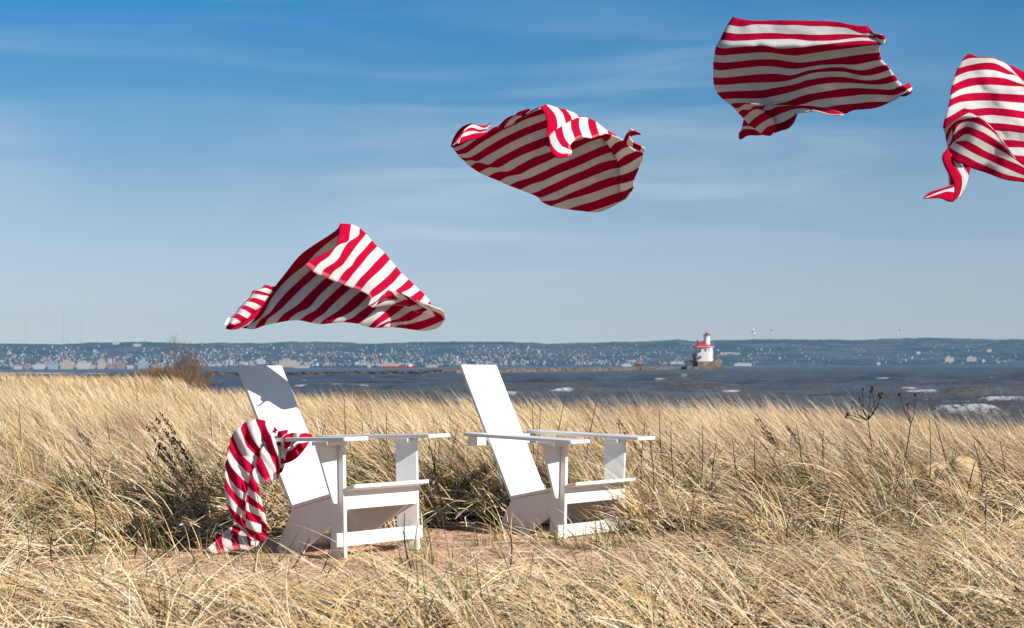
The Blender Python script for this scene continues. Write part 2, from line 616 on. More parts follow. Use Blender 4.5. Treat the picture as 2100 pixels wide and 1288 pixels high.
hat = N(hmt, 'ShaderNodeAttribute', attribute_name='col')
hsep = N(hmt, 'ShaderNodeSeparateColor')
L(hmt, hat.outputs['Color'], hsep.inputs['Color'])
hr = N(hmt, 'ShaderNodeValToRGB')
hr.color_ramp.elements[0].position = 0.25
hr.color_ramp.elements[0].color = (0.010, 0.022, 0.026, 1)
hr.color_ramp.elements[1].position = 0.72
hr.color_ramp.elements[1].color = (0.14, 0.105, 0.115, 1)
L(hmt, hsep.outputs['Red'], hr.inputs['Fac'])
hmx = N(hmt, 'ShaderNodeMix', data_type='RGBA', blend_type='MULTIPLY')
hmx.inputs['Factor'].default_value = 0.9
L(hmt, hr.outputs['Color'], hmx.inputs[6])
L(hmt, hsep.outputs['Green'], hmx.inputs[7])
L(hmt, hmx.outputs[2], p.inputs['Base Color'])
tag(obj('hills', hme, hmt), kind='structure', label='long wooded hills beyond the bay', cat='hills')

# ------------------------------------------------------------------ adirondack chairs
white_paint = mat('white_paint', (0.80, 0.795, 0.78), 0.42, 0.35)
noise_mix(white_paint, (0.76, 0.755, 0.74), (0.82, 0.815, 0.805), 6, 5, 0.3, 0.7, bump=0.06, bump_scale=160, bump_dist=0.002)

_p = white_paint.node_tree.nodes['Principled BSDF']
_src = _p.inputs['Base Color'].links[0].from_socket
_tc = N(white_paint, 'ShaderNodeTexCoord')
_sx = N(white_paint, 'ShaderNodeSeparateXYZ')
L(white_paint, _tc.outputs['Object'], _sx.inputs['Vector'])
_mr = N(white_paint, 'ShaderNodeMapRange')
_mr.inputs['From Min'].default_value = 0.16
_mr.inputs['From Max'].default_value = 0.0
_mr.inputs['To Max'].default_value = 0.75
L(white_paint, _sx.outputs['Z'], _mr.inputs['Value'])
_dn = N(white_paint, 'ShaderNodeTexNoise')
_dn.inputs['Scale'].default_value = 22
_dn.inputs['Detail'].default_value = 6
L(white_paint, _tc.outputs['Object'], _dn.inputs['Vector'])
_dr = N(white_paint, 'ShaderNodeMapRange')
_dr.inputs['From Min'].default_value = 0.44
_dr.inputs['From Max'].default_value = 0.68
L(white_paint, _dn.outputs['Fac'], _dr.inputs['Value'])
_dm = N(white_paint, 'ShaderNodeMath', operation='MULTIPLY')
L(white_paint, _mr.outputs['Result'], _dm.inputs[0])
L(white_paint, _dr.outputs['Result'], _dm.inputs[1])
_ds = N(white_paint, 'ShaderNodeTexNoise')            # faint rain streaks down the boards
_ds.inputs['Scale'].default_value = 14
_ds.inputs['Detail'].default_value = 4
_mpp = N(white_paint, 'ShaderNodeMapping')
_mpp.inputs['Scale'].default_value = (3.0, 3.0, 0.35)
L(white_paint, _tc.outputs['Object'], _mpp.inputs['Vector'])
L(white_paint, _mpp.outputs['Vector'], _ds.inputs['Vector'])
_dsr = N(white_paint, 'ShaderNodeMapRange')
_dsr.inputs['From Min'].default_value = 0.50
_dsr.inputs['From Max'].default_value = 0.80
_dsr.inputs['To Max'].default_value = 0.10
L(white_paint, _ds.outputs['Fac'], _dsr.inputs['Value'])
_da = N(white_paint, 'ShaderNodeMath', operation='MAXIMUM')
L(white_paint, _dm.outputs[0], _da.inputs[0])
L(white_paint, _dsr.outputs['Result'], _da.inputs[1])
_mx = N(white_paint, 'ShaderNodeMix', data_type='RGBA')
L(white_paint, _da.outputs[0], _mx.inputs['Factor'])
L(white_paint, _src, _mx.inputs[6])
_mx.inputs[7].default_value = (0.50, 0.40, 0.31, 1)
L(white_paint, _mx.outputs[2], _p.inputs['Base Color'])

HW, LT = 0.2743, 0.0185


def plate_xy(pts, z0, z1):
    bm = bmesh.new()
    bm_prism(bm, [(x, y, z0) for x, y in pts], (0, 0, z1 - z0))
    return bm


def rounded(pts, rads, n=5):
    out = []
    m = len(pts)
    for i, (p, r) in enumerate(zip(pts, rads)):
        p = Vector((*p, 0))
        a = Vector((*pts[i - 1], 0)) - p
        b = Vector((*pts[(i + 1) % m], 0)) - p
        if r <= 0:
            out.append((p.x, p.y))
            continue
        a.normalize()
        b.normalize()
        th = a.angle(b)
        d = r / math.tan(th / 2)
        c = p + (a + b).normalized() * (r / math.sin(th / 2))
        p0, p1 = p + a * d - c, p + b * d - c
        for k in range(n + 1):
            q = p0.normalized().slerp(p1.normalized(), k / n) * r
            out.append((c.x + q.x, c.y + q.y))
    return out


def build_chair(root):
    def part(name, bm, bev=0.003):
        return obj(name, bm_done(bm, name, bevel=bev), white_paint, root)
    BV = 0.0035
    for s in (-1, 1):
        bm = bmesh.new()
        bm_box(bm, -0.125, 0, -LT, 0, -0.02, 0.5490)
        TOE = R(13.0)                                  # the legs splay: their rear edges stand closer together
        if s < 0:
            bmesh.ops.transform(bm, verts=bm.verts, matrix=Matrix.Translation((0, -HW + LT, 0)) @ Matrix.Rotation(-TOE, 4, 'Z'))
        else:
            bmesh.ops.transform(bm, verts=bm.verts, matrix=Matrix.Translation((0, HW, 0)) @ Matrix.Rotation(TOE, 4, 'Z'))
        part('leg', bm, BV)
        # arm
        pts = [(0.1263, s * 0.391), (0.1263, s * 0.221), (-0.22, s * 0.222), (-0.705, s * 0.238), (-0.705, s * 0.335)]
        part('armrest', plate_xy(rounded(pts, [0.014, 0.014, 0, 0.012, 0.03]), 0.5497, 0.5687), 0.0045)
        # bracket under the arm (the photo shows it on the near side only)
        bm = bmesh.new()
        g = [(s * 0.122, 0.528), (s * 0.0005, 0.528), (s * 0.0005, 0.243), (s * 0.030, 0.243)]
        g = rounded(g, [0.004, 0, 0.012, 0.016])
        bm_prism(bm, [(0, a, b) for a, b in g], (-0.019, 0, 0))
        bmesh.ops.transform(bm, verts=bm.verts, matrix=Matrix.Translation((-0.0454, s * (HW - 0.0454 * math.tan(TOE)), 0)) @ Matrix.Rotation(TOE * s, 4, 'Z'))
        if s < 0:
            part('arm_bracket', bm, BV)
        else:
            bm.free()
        # cleats that carry the arm
        bm = bmesh.new()
        bm_box(bm, -0.100, -0.02, min(s * 0.2500, s * 0.216), max(s * 0.2500, s * 0.216), 0.529, 0.5493)
        part('arm_cleat', bm, BV)
        bm = bmesh.new()
        oc = 0.387 if s < 0 else 0.300
        bm_box(bm, -0.105, (0.004 if s < 0 else -0.02), min(s * 0.2765, s * oc), max(s * 0.2765, s * oc), 0.5285, 0.5493)
        part('arm_cleat', bm, BV)
        # side stringer
        bm = bmesh.new()
        prof = [(-0.022, 0.296), (-0.436, 0.2045), (-0.575, -0.03), (-0.372, -0.03), (-0.36, 0.0), (-0.022, 0.2135)]
        prof = rounded(prof, [0, 0.004, 0.004, 0.004, 0.004, 0])
        bm_prism(bm, [(a, 0, b) for a, b in prof], (0, -0.019, 0))
        ang_ = R(2.9) * s
        bmesh.ops.transform(bm, verts=bm.verts, matrix=Matrix.Translation((0, (0.226 if s > 0 else -0.207), 0)) @ Matrix.Rotation(ang_, 4, 'Z'))
        part('side_board', bm, BV)
    # seat with its wider front lip
    SL = (0.3386 - 0.2262) / (0.0764 + 0.433)
    pts = [(0.0764, -0.2735), (0.0764, 0.2735), (0.0035, 0.2735), (0.0035, 0.231), (-0.438, 0.2075), (-0.438, -0.2075), (0.0035, -0.231), (0.0035, -0.2735)]
    bm = plate_xy(rounded(pts, [0.012, 0.012, 0.004, 0, 0.006, 0.006, 0, 0.004]), 0, 0.0185)
    for v in bm.verts:
        v.co.z += 0.3386 - 0.0185 + (v.co.x - 0.0764) * SL
    part('seat', bm, 0.005)
    bm = bmesh.new()
    bm_box(bm, -0.0187, -0.002, -0.2545, 0.2545, 0.2145, 0.3035)
    part('apron', bm, BV)
    bm = bmesh.new()
    bm_box(bm, -0.031, -0.012, -0.312, 0.312, 0.0346, 0.1024)
    part('stretcher', bm, 0.006)
    # backrest
    fb, ft = Vector((-0.4565, 0, 0.182)), Vector((-0.8748, 0, 0.9499))
    up = (ft - fb)
    nrm = Vector((up.z, 0, -up.x)).normalized()
    bm = bmesh.new()
    hw = 0.1581
    q = rounded([(-hw, 0), (hw, 0), (hw, up.length), (-hw, up.length)], [0, 0, 0.01, 0.01])
    u = up.normalized()
    bm_prism(bm, [fb + Vector((0, a, 0)) + u * b for a, b in q], -nrm * 0.019)
    part('backrest', bm, BV)
    bm = bmesh.new()
    bm_box(bm, -0.690, -0.671, -0.2955, 0.2955, 0.4925, 0.5490)
    part('back_rail', bm, BV)
    bm = bmesh.new()
    bm_box(bm, -0.532, -0.513, -0.1815, 0.1815, 0.010, 0.058)
    part('rear_brace', bm, BV)


def place_chair(root, x, y, z, yaw, roll, tilt):
    root.matrix_world = Matrix.Translation((x, y, z)) @ Matrix.Rotation(-yaw, 4, 'Z') @ Matrix.Rotation(roll, 4, 'X') @ Matrix.Rotation(-tilt, 4, 'Y')


chair = empty('adirondack_chair')
build_chair(chair)
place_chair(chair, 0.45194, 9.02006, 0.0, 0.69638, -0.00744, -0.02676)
tag(chair, 'white flat-board Adirondack chair with bare arms, no towel on it', 'chair', 'white Adirondack chairs on the sand')
chair2 = chair.copy()
COL.objects.link(chair2)
for ch in list(chair.children):
    c = ch.copy()
    COL.objects.link(c)
    c.parent = chair2
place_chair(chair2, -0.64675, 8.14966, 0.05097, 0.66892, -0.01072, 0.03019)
tag(chair2, 'white flat-board Adirondack chair with a striped towel over its armrest', 'chair', 'white Adirondack chairs on the sand')

# ------------------------------------------------------------------ striped towels


def cloth_mat(name, c1, c2, trans):
    m = mat(name, c1, 0.95, 0.05)
    noise_mix(m, c1, c2, 120, 3, 0.3, 0.7, bump=0.35, bump_scale=420, bump_dist=0.004)
    nt_ = m.node_tree
    p_ = nt_.nodes['Principled BSDF']
    out = nt_.nodes['Material Output']
    p_.inputs['Sheen Weight'].default_value = 0.0
    p_.inputs['Specular IOR Level'].default_value = 0.02
    tr = N(m, 'ShaderNodeBsdfTranslucent')
    tr.inputs['Color'].default_value = (*trans, 1)
    mx = N(m, 'ShaderNodeMixShader')
    mx.inputs['Fac'].default_value = 0.26 if c1[0] < 0.7 else 0.34
    L(m, p_.outputs['BSDF'], mx.inputs[1])
    L(m, tr.outputs['BSDF'], mx.inputs[2])
    L(m, mx.outputs['Shader'], out.inputs['Surface'])
    return m


t_red = cloth_mat('towel_red_terry', (0.46, 0.003, 0.032), (0.62, 0.008, 0.056), (0.05, 0.0005, 0.001))
t_white = cloth_mat('towel_white_terry', (0.78, 0.77, 0.78), (0.86, 0.85, 0.85), (0.80, 0.70, 0.63))
t_hem = cloth_mat('towel_hem_pink', (0.66, 0.09, 0.13), (0.74, 0.16, 0.20), (0.6, 0.05, 0.08))
TMATS = [t_red, t_white, t_hem]


def catmull(P, n):
    """resample polyline P (k,d) along a centripetal-like catmull-rom to n points, even in arc length"""
    P = np.asarray(P, float)
    if len(P) == 1:
        return np.repeat(P, n, 0)
    if len(P) == 2:
        t = np.linspace(0, 1, n)[:, None]
        return P[0] * (1 - t) + P[1] * t
    Q = np.vstack([2 * P[0] - P[1], P, 2 * P[-1] - P[-2]])
    S = []
    for i in range(1, len(Q) - 2):
        for t in np.linspace(0, 1, 16, endpoint=False):
            a, b, c, d = Q[i - 1], Q[i], Q[i + 1], Q[i + 2]
            m1, m2 = (c - a) * 0.45, (d - b) * 0.45
            lim = np.linalg.norm(c - b) * 1.1
            for mm in (m1, m2):
                l_ = np.linalg.norm(mm)
                if l_ > lim:
                    mm *= lim / l_
            t2, t3 = t * t, t * t * t
            S.append((2 * t3 - 3 * t2 + 1) * b + (t3 - 2 * t2 + t) * m1 + (-2 * t3 + 3 * t2) * c + (t3 - t2) * m2)
    S.append(Q[-2])
    S = np.array(S)
    d = np.concatenate([[0], np.cumsum(np.linalg.norm(np.diff(S, axis=0), axis=1))])
    if d[-1] < 1e-9:
        return np.repeat(P[:1], n, 0)
    t = np.linspace(0, d[-1], n)
    return np.stack([np.interp(t, d, S[:, k]) for k in range(S.shape[1])], 1)


class Towel:
    def __init__(self):
        self.v, self.f, self.m = [], [], []
        self.n = 0

    def patch(self, rows, conv, depth, first='r', cols=26, sub=4, wr=0.008, seed=0, hem=None, smooth_t=True):
        """rows: stripe boundaries as lists of 2-D trace points; depth(px,py,s,t) -> metres from the lens plane"""
        rows = [catmull([conv(*q) for q in r], cols) for r in rows]
        K = len(rows)
        Rw = np.array(rows)                                   # K, cols, 2
        ts = np.linspace(0, K - 1, (K - 1) * sub + 1)
        # smooth interpolation across rows, passing through every boundary
        G = np.empty((len(ts), cols, 2))
        for j, t in enumerate(ts):
            i = min(int(t), K - 2)
            u = t - i
            b, c = Rw[i], Rw[i + 1]
            a = Rw[i - 1] if i > 0 else 2 * b - c
            d = Rw[i + 2] if i + 2 < K else 2 * c - b
            m1, m2 = (c - a) * 0.5, (d - b) * 0.5
            lim = np.linalg.norm(c - b, axis=1, keepdims=True) * 1.0 + 1e-6
            for mm in (m1, m2):
                l_ = np.linalg.norm(mm, axis=1, keepdims=True)
                mm *= np.minimum(1, lim / np.maximum(l_, 1e-9))
            G[j] = (2 * u ** 3 - 3 * u ** 2 + 1) * b + (u ** 3 - 2 * u ** 2 + u) * m1 + (-2 * u ** 3 + 3 * u ** 2) * c + (u ** 3 - u ** 2) * m2
        n0 = self.n
        for j in range(len(ts)):
            for k in range(cols):
                px, py = G[j, k]
                s_, t_ = k / (cols - 1), ts[j] / (K - 1)
                y = depth(px, py, s_, t_)
                edge = min(1.0, 4 * s_, 4 * (1 - s_), 0.35 + 3 * t_, 0.35 + 3 * (1 - t_))
                y += wr * edge * float(2.2 * vnoise(px / 26.0 + seed, py / 26.0, 31 + seed) + 1.0 * vnoise(px / 11.0, py / 11.0 + seed, 35 + seed))
                self.v.append(at(px, py, y))
        for j in range(len(ts) - 1):
            red = ((j // sub) % 2 == 0) == (first == 'r')
            for k in range(cols - 1):
                a = n0 + j * cols + k
                self.f.append((a, a + 1, a + cols + 1, a + cols))
                mi = 0 if red else 1
                if red and hem == 'end' and k >= cols - 3:
                    mi = 2
                if red and hem == 'start' and k < 2:
                    mi = 2
                self.m.append(mi)
        self.n += len(ts) * cols

    def build(self, label, group):
        bm = bmesh.new()
        vs = [bm.verts.new(p) for p in self.v]
        for f, m in zip(self.f, self.m):
            if len({tuple(vs[i].co) for i in f}) < 3:
                continue
            try:
                fc = bm.faces.new([vs[i] for i in f])
                fc.material_index = m
                fc.smooth = True
            except ValueError:
                pass
        bmesh.ops.remove_doubles(bm, verts=bm.verts, dist=0.0008)
        me = bpy.data.meshes.new('towel')
        bm.to_mesh(me)
        bm.free()
        o = obj('beach_towel', me, TMATS)
        sm_ = o.modifiers.new('thickness', 'SOLIDIFY')
        sm_.thickness = 0.0055
        sm_.offset = 0.0
        tag(o, label, 'towel', group)
        return o


def conv(ox, oy, k):
    return lambda x, y: (ox + x / k, oy + y / k)


def plane(d0, a, b, cx, cy, extra=None):
    k = d0 / F_PX
    return lambda px, py, s, t: d0 + a * (px - cx) * k + b * (cy - py) * k + (extra(px, py, s, t) if extra else 0.0)


TG = 'red and white striped towels flying in the wind'
A1 = conv(450, 450, 5.368)
B1 = lambda x, y: (680 + x / 5.368, 450 + y / 5.368)


def mixrow(*pts):
    return pts


def AB(row):
    """row entries ('a',x,y) or ('b',x,y) -> common A coordinates"""
    return [(x + (1234.64 if c == 'b' else 0.0), y) for c, x, y in row]


def a_(*p):
    return [('a', x, y) for x, y in p]


def b_(*p):
    return [('b', x, y) for x, y in p]


# ---- towel nearest the chairs
T = Towel()
D1 = 7.97
und = plane(D1, -0.15, -1.20, 700, 460, lambda px, py, s, t: 0.05 * math.sin(px / 55.0) * 0.5 - 0.36 * float(sstep(560, 668, py) * sstep(440, 560, px) * sstep(850, 770, px)))
rows = [
    b_((95, 45), (88, 60)) + a_((1300, 110), (1180, 195), (1000, 310), (870, 415), (720, 600), (620, 730), (540, 850), (440, 985), (400, 1080), (330, 1150), (250, 1192)),
    a_((1400, 100), (1315, 165), (1200, 250), (1060, 370), (935, 505), (800, 610), (650, 770), (560, 900), (500, 1020), (420, 1110), (330, 1150), (300, 1200)),
    a_((1450, 160), (1290, 290), (1130, 430), (990, 565), (860, 690), (720, 830), (620, 950), (560, 1030), (450, 1110), (390, 1205)),
    a_((1520, 220), (1400, 300), (1200, 490), (1070, 610), (900, 770), (780, 890), (700, 970), (600, 1050), (530, 1100), (500, 1165)),
    a_((1600, 280), (1450, 390), (1300, 520), (1160, 655), (1000, 810), (880, 930), (780, 1000), (700, 1050), (625, 1140)),
    a_((1680, 330), (1500, 470), (1260, 690), (1100, 840), (990, 970), (860, 1030), (790, 1080), (760, 1115)),
    a_((1740, 400), (1550, 540), (1345, 730), (1234, 830), (1150, 910), (1060, 1000), (950, 1060), (880, 1110)),
    a_((1800, 450), (1600, 620), (1445, 760), (1334, 860), (1234, 955), (1150, 1040), (1060, 1095), (1010, 1135)),
    a_((1870, 510), (1700, 660), (1555, 795), (1455, 880), (1334, 990), (1234, 1055), (1150, 1105), (1105, 1150)),
    b_((700, 580), (550, 710), (410, 840), (300, 950), (180, 1040), (60, 1090), (0, 1140)),
    b_((760, 640), (600, 790), (430, 945), (330, 1010), (230, 1085), (160, 1105), (130, 1130)),
    b_((820, 700), (680, 820), (550, 930), (430, 1040), (340, 1120), (285, 1145)),
    b_((880, 760), (780, 850), (670, 945), (560, 1040), (470, 1120), (405, 1180)),
    b_((940, 830), (870, 895), (800, 955), (700, 1035), (600, 1100), (520, 1150), (465, 1190)),
    b_((1000, 890), (960, 935), (910, 982), (815, 1040), (720, 1095), (620, 1120), (530, 1160), (500, 1192)),
    b_((1060, 940), (1040, 985), (1008, 1032), (860, 1110), (720, 1128), (640, 1140), (590, 1160), (560, 1187)),
    b_((1180, 990), (1165, 1020), (1142, 1058), (1000, 1110), (880, 1140), (780, 1155), (720, 1165), (690, 1187)),
    b_((1240, 1040), (1245, 1093), (1180, 1130), (1100, 1165), (1020, 1195), (940, 1216)),
    b_((1255, 1070), (1245, 1110), (1170, 1190), (1060, 1220), (1000, 1222), (945, 1218)),
]
T.patch([AB(r) for r in rows], A1, und, 'r', cols=30, wr=0.010, seed=1)
flap = plane(D1 - 0.015, 0.92, 0.0, 700, 460, lambda px, py, s, t: -0.05 * math.sin(math.pi * min(s, 1)) * 0.6)
rows = [
    b_((95, 45), (80, 170), (55, 290), (-5, 340)) + a_((1100, 400), (940, 502)),
    b_((212, 55), (195, 170), (178, 245), (100, 272), (40, 312), (-35, 410)) + a_((1100, 480), (1025, 570)),
    b_((305, 95), (290, 180), (190, 245), (130, 320), (80, 420), (20, 480)) + a_((1150, 545), (1110, 620)),
    b_((378, 160), (280, 280), (200, 390), (120, 500), (80, 528), (20, 570), (-40, 652)),
    b_((438, 232), (350, 335), (270, 420), (215, 510), (150, 560), (90, 640), (52, 692)),
    b_((500, 298), (400, 400), (320, 500), (250, 580), (200, 645), (136, 722)),
    b_((582, 368), (480, 470), (400, 560), (310, 650), (228, 757)),
    b_((640, 440), (540, 550), (450, 630), (380, 700), (313, 787)),
    b_((708, 520), (620, 620), (530, 700), (440, 775), (398, 832)),
    b_((766, 590), (680, 690), (600, 760), (520, 820), (450, 860), (423, 897)),
    b_((845, 660), (770, 730), (700, 785), (640, 830), (520, 890), (402, 945)),
    b_((905, 720), (850, 770), (775, 805), (690, 850), (560, 910), (436, 970)),
    b_((970, 780), (900, 830), (850, 860), (760, 900), (640, 940)),
    b_((1022, 830), (985, 885), (930, 930), (850, 960)),
    b_((1075, 900), (1040, 945), (980, 980), (900, 1000)),
    b_((1100, 950), (1070, 985), (1010, 1015), (950, 1030)),
]
T.patch([AB(r) for r in rows], A1, flap, 'r', cols=26, wr=0.006, seed=2, hem='end')
rimp = plane(D1 - 0.02, -0.08, 0.30, 847, 632, lambda px, py, s, t: 0.33 * D1 / F_PX * 60 * 0 + 0.115 - 0.05 * math.sin(math.pi * s))
und0 = und(847, 632, 0.5, 0.5) - D1
rimd = lambda px, py, s, t: und(px, py, s, t) * (1 - s) + (und(px, py, s, t) - 0.16) * s - 0.05 * math.sin(math.pi * s) - 0.03
rows = [
    b_((548, 937), (500, 935), (450, 960), (420, 968), (402, 940)),
    b_((550, 933), (530, 905), (500, 915), (470, 940), (440, 965)),
    b_((670, 947), (640, 900), (610, 862), (560, 880), (500, 930)),
    b_((797, 954), (750, 895), (700, 840), (662, 795), (620, 778)),
    b_((905, 980), (855, 930), (830, 870), (780, 825), (690, 785)),
    b_((1006, 1032), (985, 960), (930, 905), (850, 850), (780, 815)),
    b_((1142, 1058), (1100, 990), (1030, 930), (930, 895), (865, 848)),
    b_((1245, 1093), (1200, 1035), (1120, 1000), (1060, 950), (960, 910)),
    b_((1256, 1068), (1228, 1008), (1190, 985), (1140, 970), (1080, 940)),
]
T.patch([AB(r) for r in rows], A1, rimd, 'r', cols=16, wr=0.004, seed=3)
d565 = und(560, 595, 0, 0)
lobe = plane(d565 - 0.03, 0.35, 0.35, 560, 595, lambda px, py, s, t: -0.03 * math.sin(math.pi * s))
rows = [
    [(92, 1168), (130, 1165), (160, 1172)], [(105, 1150), (140, 1146), (170, 1160)], [(130, 1085), (180, 1095), (240, 1130)], [(185, 1035), (240, 1055), (305, 1090)],
    [(215, 980), (280, 1000), (350, 1042)], [(255, 945), (320, 960), (405, 997)], [(290, 905), (380, 920), (465, 962)], [(330, 870), (410, 870), (510, 903)],
    [(355, 820), (420, 825), (540, 845)], [(375, 785), (440, 790), (560, 820)], [(460, 765), (520, 760), (600, 790)], [(500, 722), (560, 740), (635, 735)],
]
T.patch(rows, A1, lobe, 'r', cols=12, wr=0.004, seed=4, hem='start')
edge = plane(d565 - 0.05, 0.1, 0.35, 560, 595)
rows = [[(78, 1168), (110, 1160), (165, 1160), (240, 1128), (350, 1040), (450, 962), (520, 890), (640, 735)],
        [(73, 1206), (120, 1212), (200, 1206), (300, 1150), (400, 1075), (450, 1000), (530, 870), (650, 725)]]
T.patch(rows, A1, edge, 'r', cols=18, wr=0.002, seed=5)
rows = [[(465, 765), (480, 740), (505, 722), (540, 728)], [(520, 765), (540, 760), (570, 770), (600, 760)]]
T.patch(rows, A1, plane(d565 - 0.02, 0, -0.6, 560, 595), 'r', cols=8, wr=0.001)
t1 = T.build('striped towel folded over like a tent, lowest of the flying towels', TG)
bm = bmesh.new()
lp = [A1(52, 1155), A1(95, 1075), A1(125, 1088), A1(84, 1168)]
fv = [bm.verts.new(at(*q, lobe(*q, 0, 0) - 0.004)) for q in lp]
bk = [bm.verts.new(v.co + Vector((0.0, 0.002, 0))) for v in fv]
bm.faces.new(fv)
bm.faces.new(bk[::-1])
for i in range(4):
    bm.faces.new((fv[i], bk[i], bk[(i + 1) % 4], fv[(i + 1) % 4]))
cl_ = obj('care_label', bm_done(bm, 'care_label'), t_white, t1)

# ---- towel in the middle of the sky
T = Towel()
Cc = conv(915, 205, 5.368)
DX = 1073.6


def cd(*p):
    """entries in C coordinates; ('d',x,y) shifts the right-hand trace"""
    return [((q[1] + DX, q[2]) if q[0] == 'd' else q) for q in p]


def d_(*p):
    return [(x + DX, y) for x, y in p]


D2 = 8.2
w2 = lambda px, py, s, t: 0.02 * math.sin((px + 0.6 * py) / 38.0)
un2 = plane(D2, -0.40, -0.88, 1125, 325, w2)
rows = [
    [(345, 428), (440, 378), (560, 316), (640, 298), (740, 250), (830, 195), (900, 152), (980, 112), (1040, 95), (1075, 95)],
    [(100, 560), (160, 545), (240, 500), (300, 450), (345, 428), (400, 400), (520, 340), (640, 298), (760, 240), (850, 190), (950, 135), (1060, 96)],
    [(125, 595), (220, 585), (300, 530), (400, 460), (520, 390), (640, 320), (750, 275), (840, 225), (950, 185), (1075, 150), (1150, 130)],
    [(150, 628), (240, 635), (330, 595), (430, 530), (560, 450), (700, 380), (850, 310), (980, 260), (1105, 215), (1200, 180)],
    [(205, 672), (280, 660), (350, 672), (450, 610), (560, 550), (700, 470), (850, 400), (1000, 340), (1110, 305), (1240, 260)],
    [(265, 730), (350, 682), (470, 708), (560, 650), (700, 575), (850, 500), (1000, 440), (1110, 400), (1300, 330)],
    [(365, 795), (470, 740), (580, 740), (680, 685), (800, 620), (950, 560), (1110, 498), (1350, 410), (1550, 350)],
    [(460, 840), (560, 790), (690, 780), (800, 720), (950, 640), (1074, 595), (1145, 570), (1360, 475), (1600, 395), (1680, 375)],
    [(585, 890), (680, 840), (810, 815), (920, 760), (1074, 690)] + d_((110, 640), (200, 600), (310, 552), (480, 470), (640, 412)),
    [(690, 938), (800, 890), (930, 850), (1074, 785)] + d_((150, 715), (300, 655), (450, 590), (600, 525), (697, 488)),
    [(815, 985), (930, 930), (1074, 885)] + d_((150, 815), (300, 755), (450, 690), (600, 620), (745, 570)),
    [(930, 1030), (1010, 1005), (1074, 975)] + d_((150, 905), (300, 830), (450, 770), (600, 700), (700, 670), (800, 652)),
    [(1020, 1073)] + d_((0, 1062), (150, 1000), (300, 930), (450, 870), (600, 810), (720, 765), (822, 745)),
    [(1050, 1115)] + d_((0, 1110), (130, 1095), (300, 1020), (450, 960), (600, 895), (740, 850), (830, 832)),
    d_((80, 1165), (250, 1100), (400, 1060), (560, 1010), (700, 960), (826, 922)),
    d_((260, 1200), (400, 1155), (560, 1110), (700, 1060), (840, 1013)),
    d_((490, 1228), (620, 1190), (740, 1150), (850, 1108)),
    d_((495, 1230), (620, 1229), (740, 1182), (850, 1120)),
]
T.patch([r for r in rows[1:]], Cc, un2, 'r', cols=30, wr=0.006, seed=11)
T.patch([[(60, 515), (120, 478), (240, 440), (345, 428)], [(75, 527), (160, 497), (250, 447), (346, 427)], [(100, 561), (160, 546), (240, 501), (346, 429)]], Cc, un2, 'r', cols=16, wr=0.001)
# upper sliver and hump behind the big arch
T.patch([[(860, 185), (930, 130), (1030, 82)], [(880, 180), (960, 135), (1050, 95)]], Cc, un2, 'w', cols=8, wr=0.0)
T.patch([[(550, 318), (600, 262), (660, 205), (720, 175), (770, 165)], [(640, 303), (680, 240), (720, 195), (775, 168)], [(745, 258), (775, 215), (835, 178)], [(850, 205), (900, 150), (1000, 88), (1035, 80)]], Cc,
        plane(D2 - 0.01, -0.4, -0.9, 1125, 325), 'r', cols=12, wr=0.003, seed=12)
T.patch([[(430, 378), (480, 335), (530, 300), (575, 292)], [(445, 372), (510, 345), (560, 322), (590, 300)]], Cc, plane(D2 - .03, 0.2, 0.3, 1125, 325, lambda px, py, s, t: un2(px, py, s, t) - D2), 'r', cols=8, wr=0)
T.patch([[(765, 168), (800, 135), (850, 118), (905, 100)], [(800, 172), (850, 172), (880, 140), (930, 105)]], Cc, lambda px, py, s, t: un2(px, py, s, t) - 0.02 - 0.06 * t, 'r', cols=8, wr=0)
# right-hand turn-up past the crease
rg2 = lambda px, py, s, t: un2(px, py, s, t) + 0.012 * (1 - s) - 0.10 * s + 0.02 * math.sin(math.pi * s)
rows = [
    d_((622, 402), (650, 388), (672, 376)), d_((668, 468), (720, 430), (747, 388)), d_((720, 540), (800, 465), (872, 443)), d_((768, 615), (860, 540), (937, 508)),
    d_((800, 690), (900, 610), (1012, 563)), d_((806, 757), (950, 690), (1100, 600)), d_((808, 838), (940, 800), (1047, 748)), d_((806, 926), (900, 910), (990, 882)), d_((820, 1018), (920, 990), (988, 955)), d_((830, 1116), (900, 1085), (960, 1010)), d_((832, 1130), (905, 1090), (962, 1014)),
]
T.patch(rows, Cc, rg2, 'r', cols=14, wr=0.004, seed=13)
# big bright arch
dA = un2(1120, 220, 0, 0)
arch = plane(dA - 0.03, 0.62, 0.45, 1120, 220)
rows = [
    [(1035, 78), (1090, 160), (1110, 260), (1103, 420)], d_((25, 52), (90, 120), (135, 190), (150, 305), (110, 345), (45, 410)), d_((150, 88), (200, 140), (225, 200), (237, 262), (200, 330)), d_((240, 108), (280, 155), (300, 190), (307, 222), (300, 260)),
    d_((345, 150), (370, 170), (387, 197), (390, 230)), d_((415, 190), (420, 200), (425, 220)),
]
T.patch(rows, Cc, arch, 'r', cols=18, wr=0.005, seed=14)
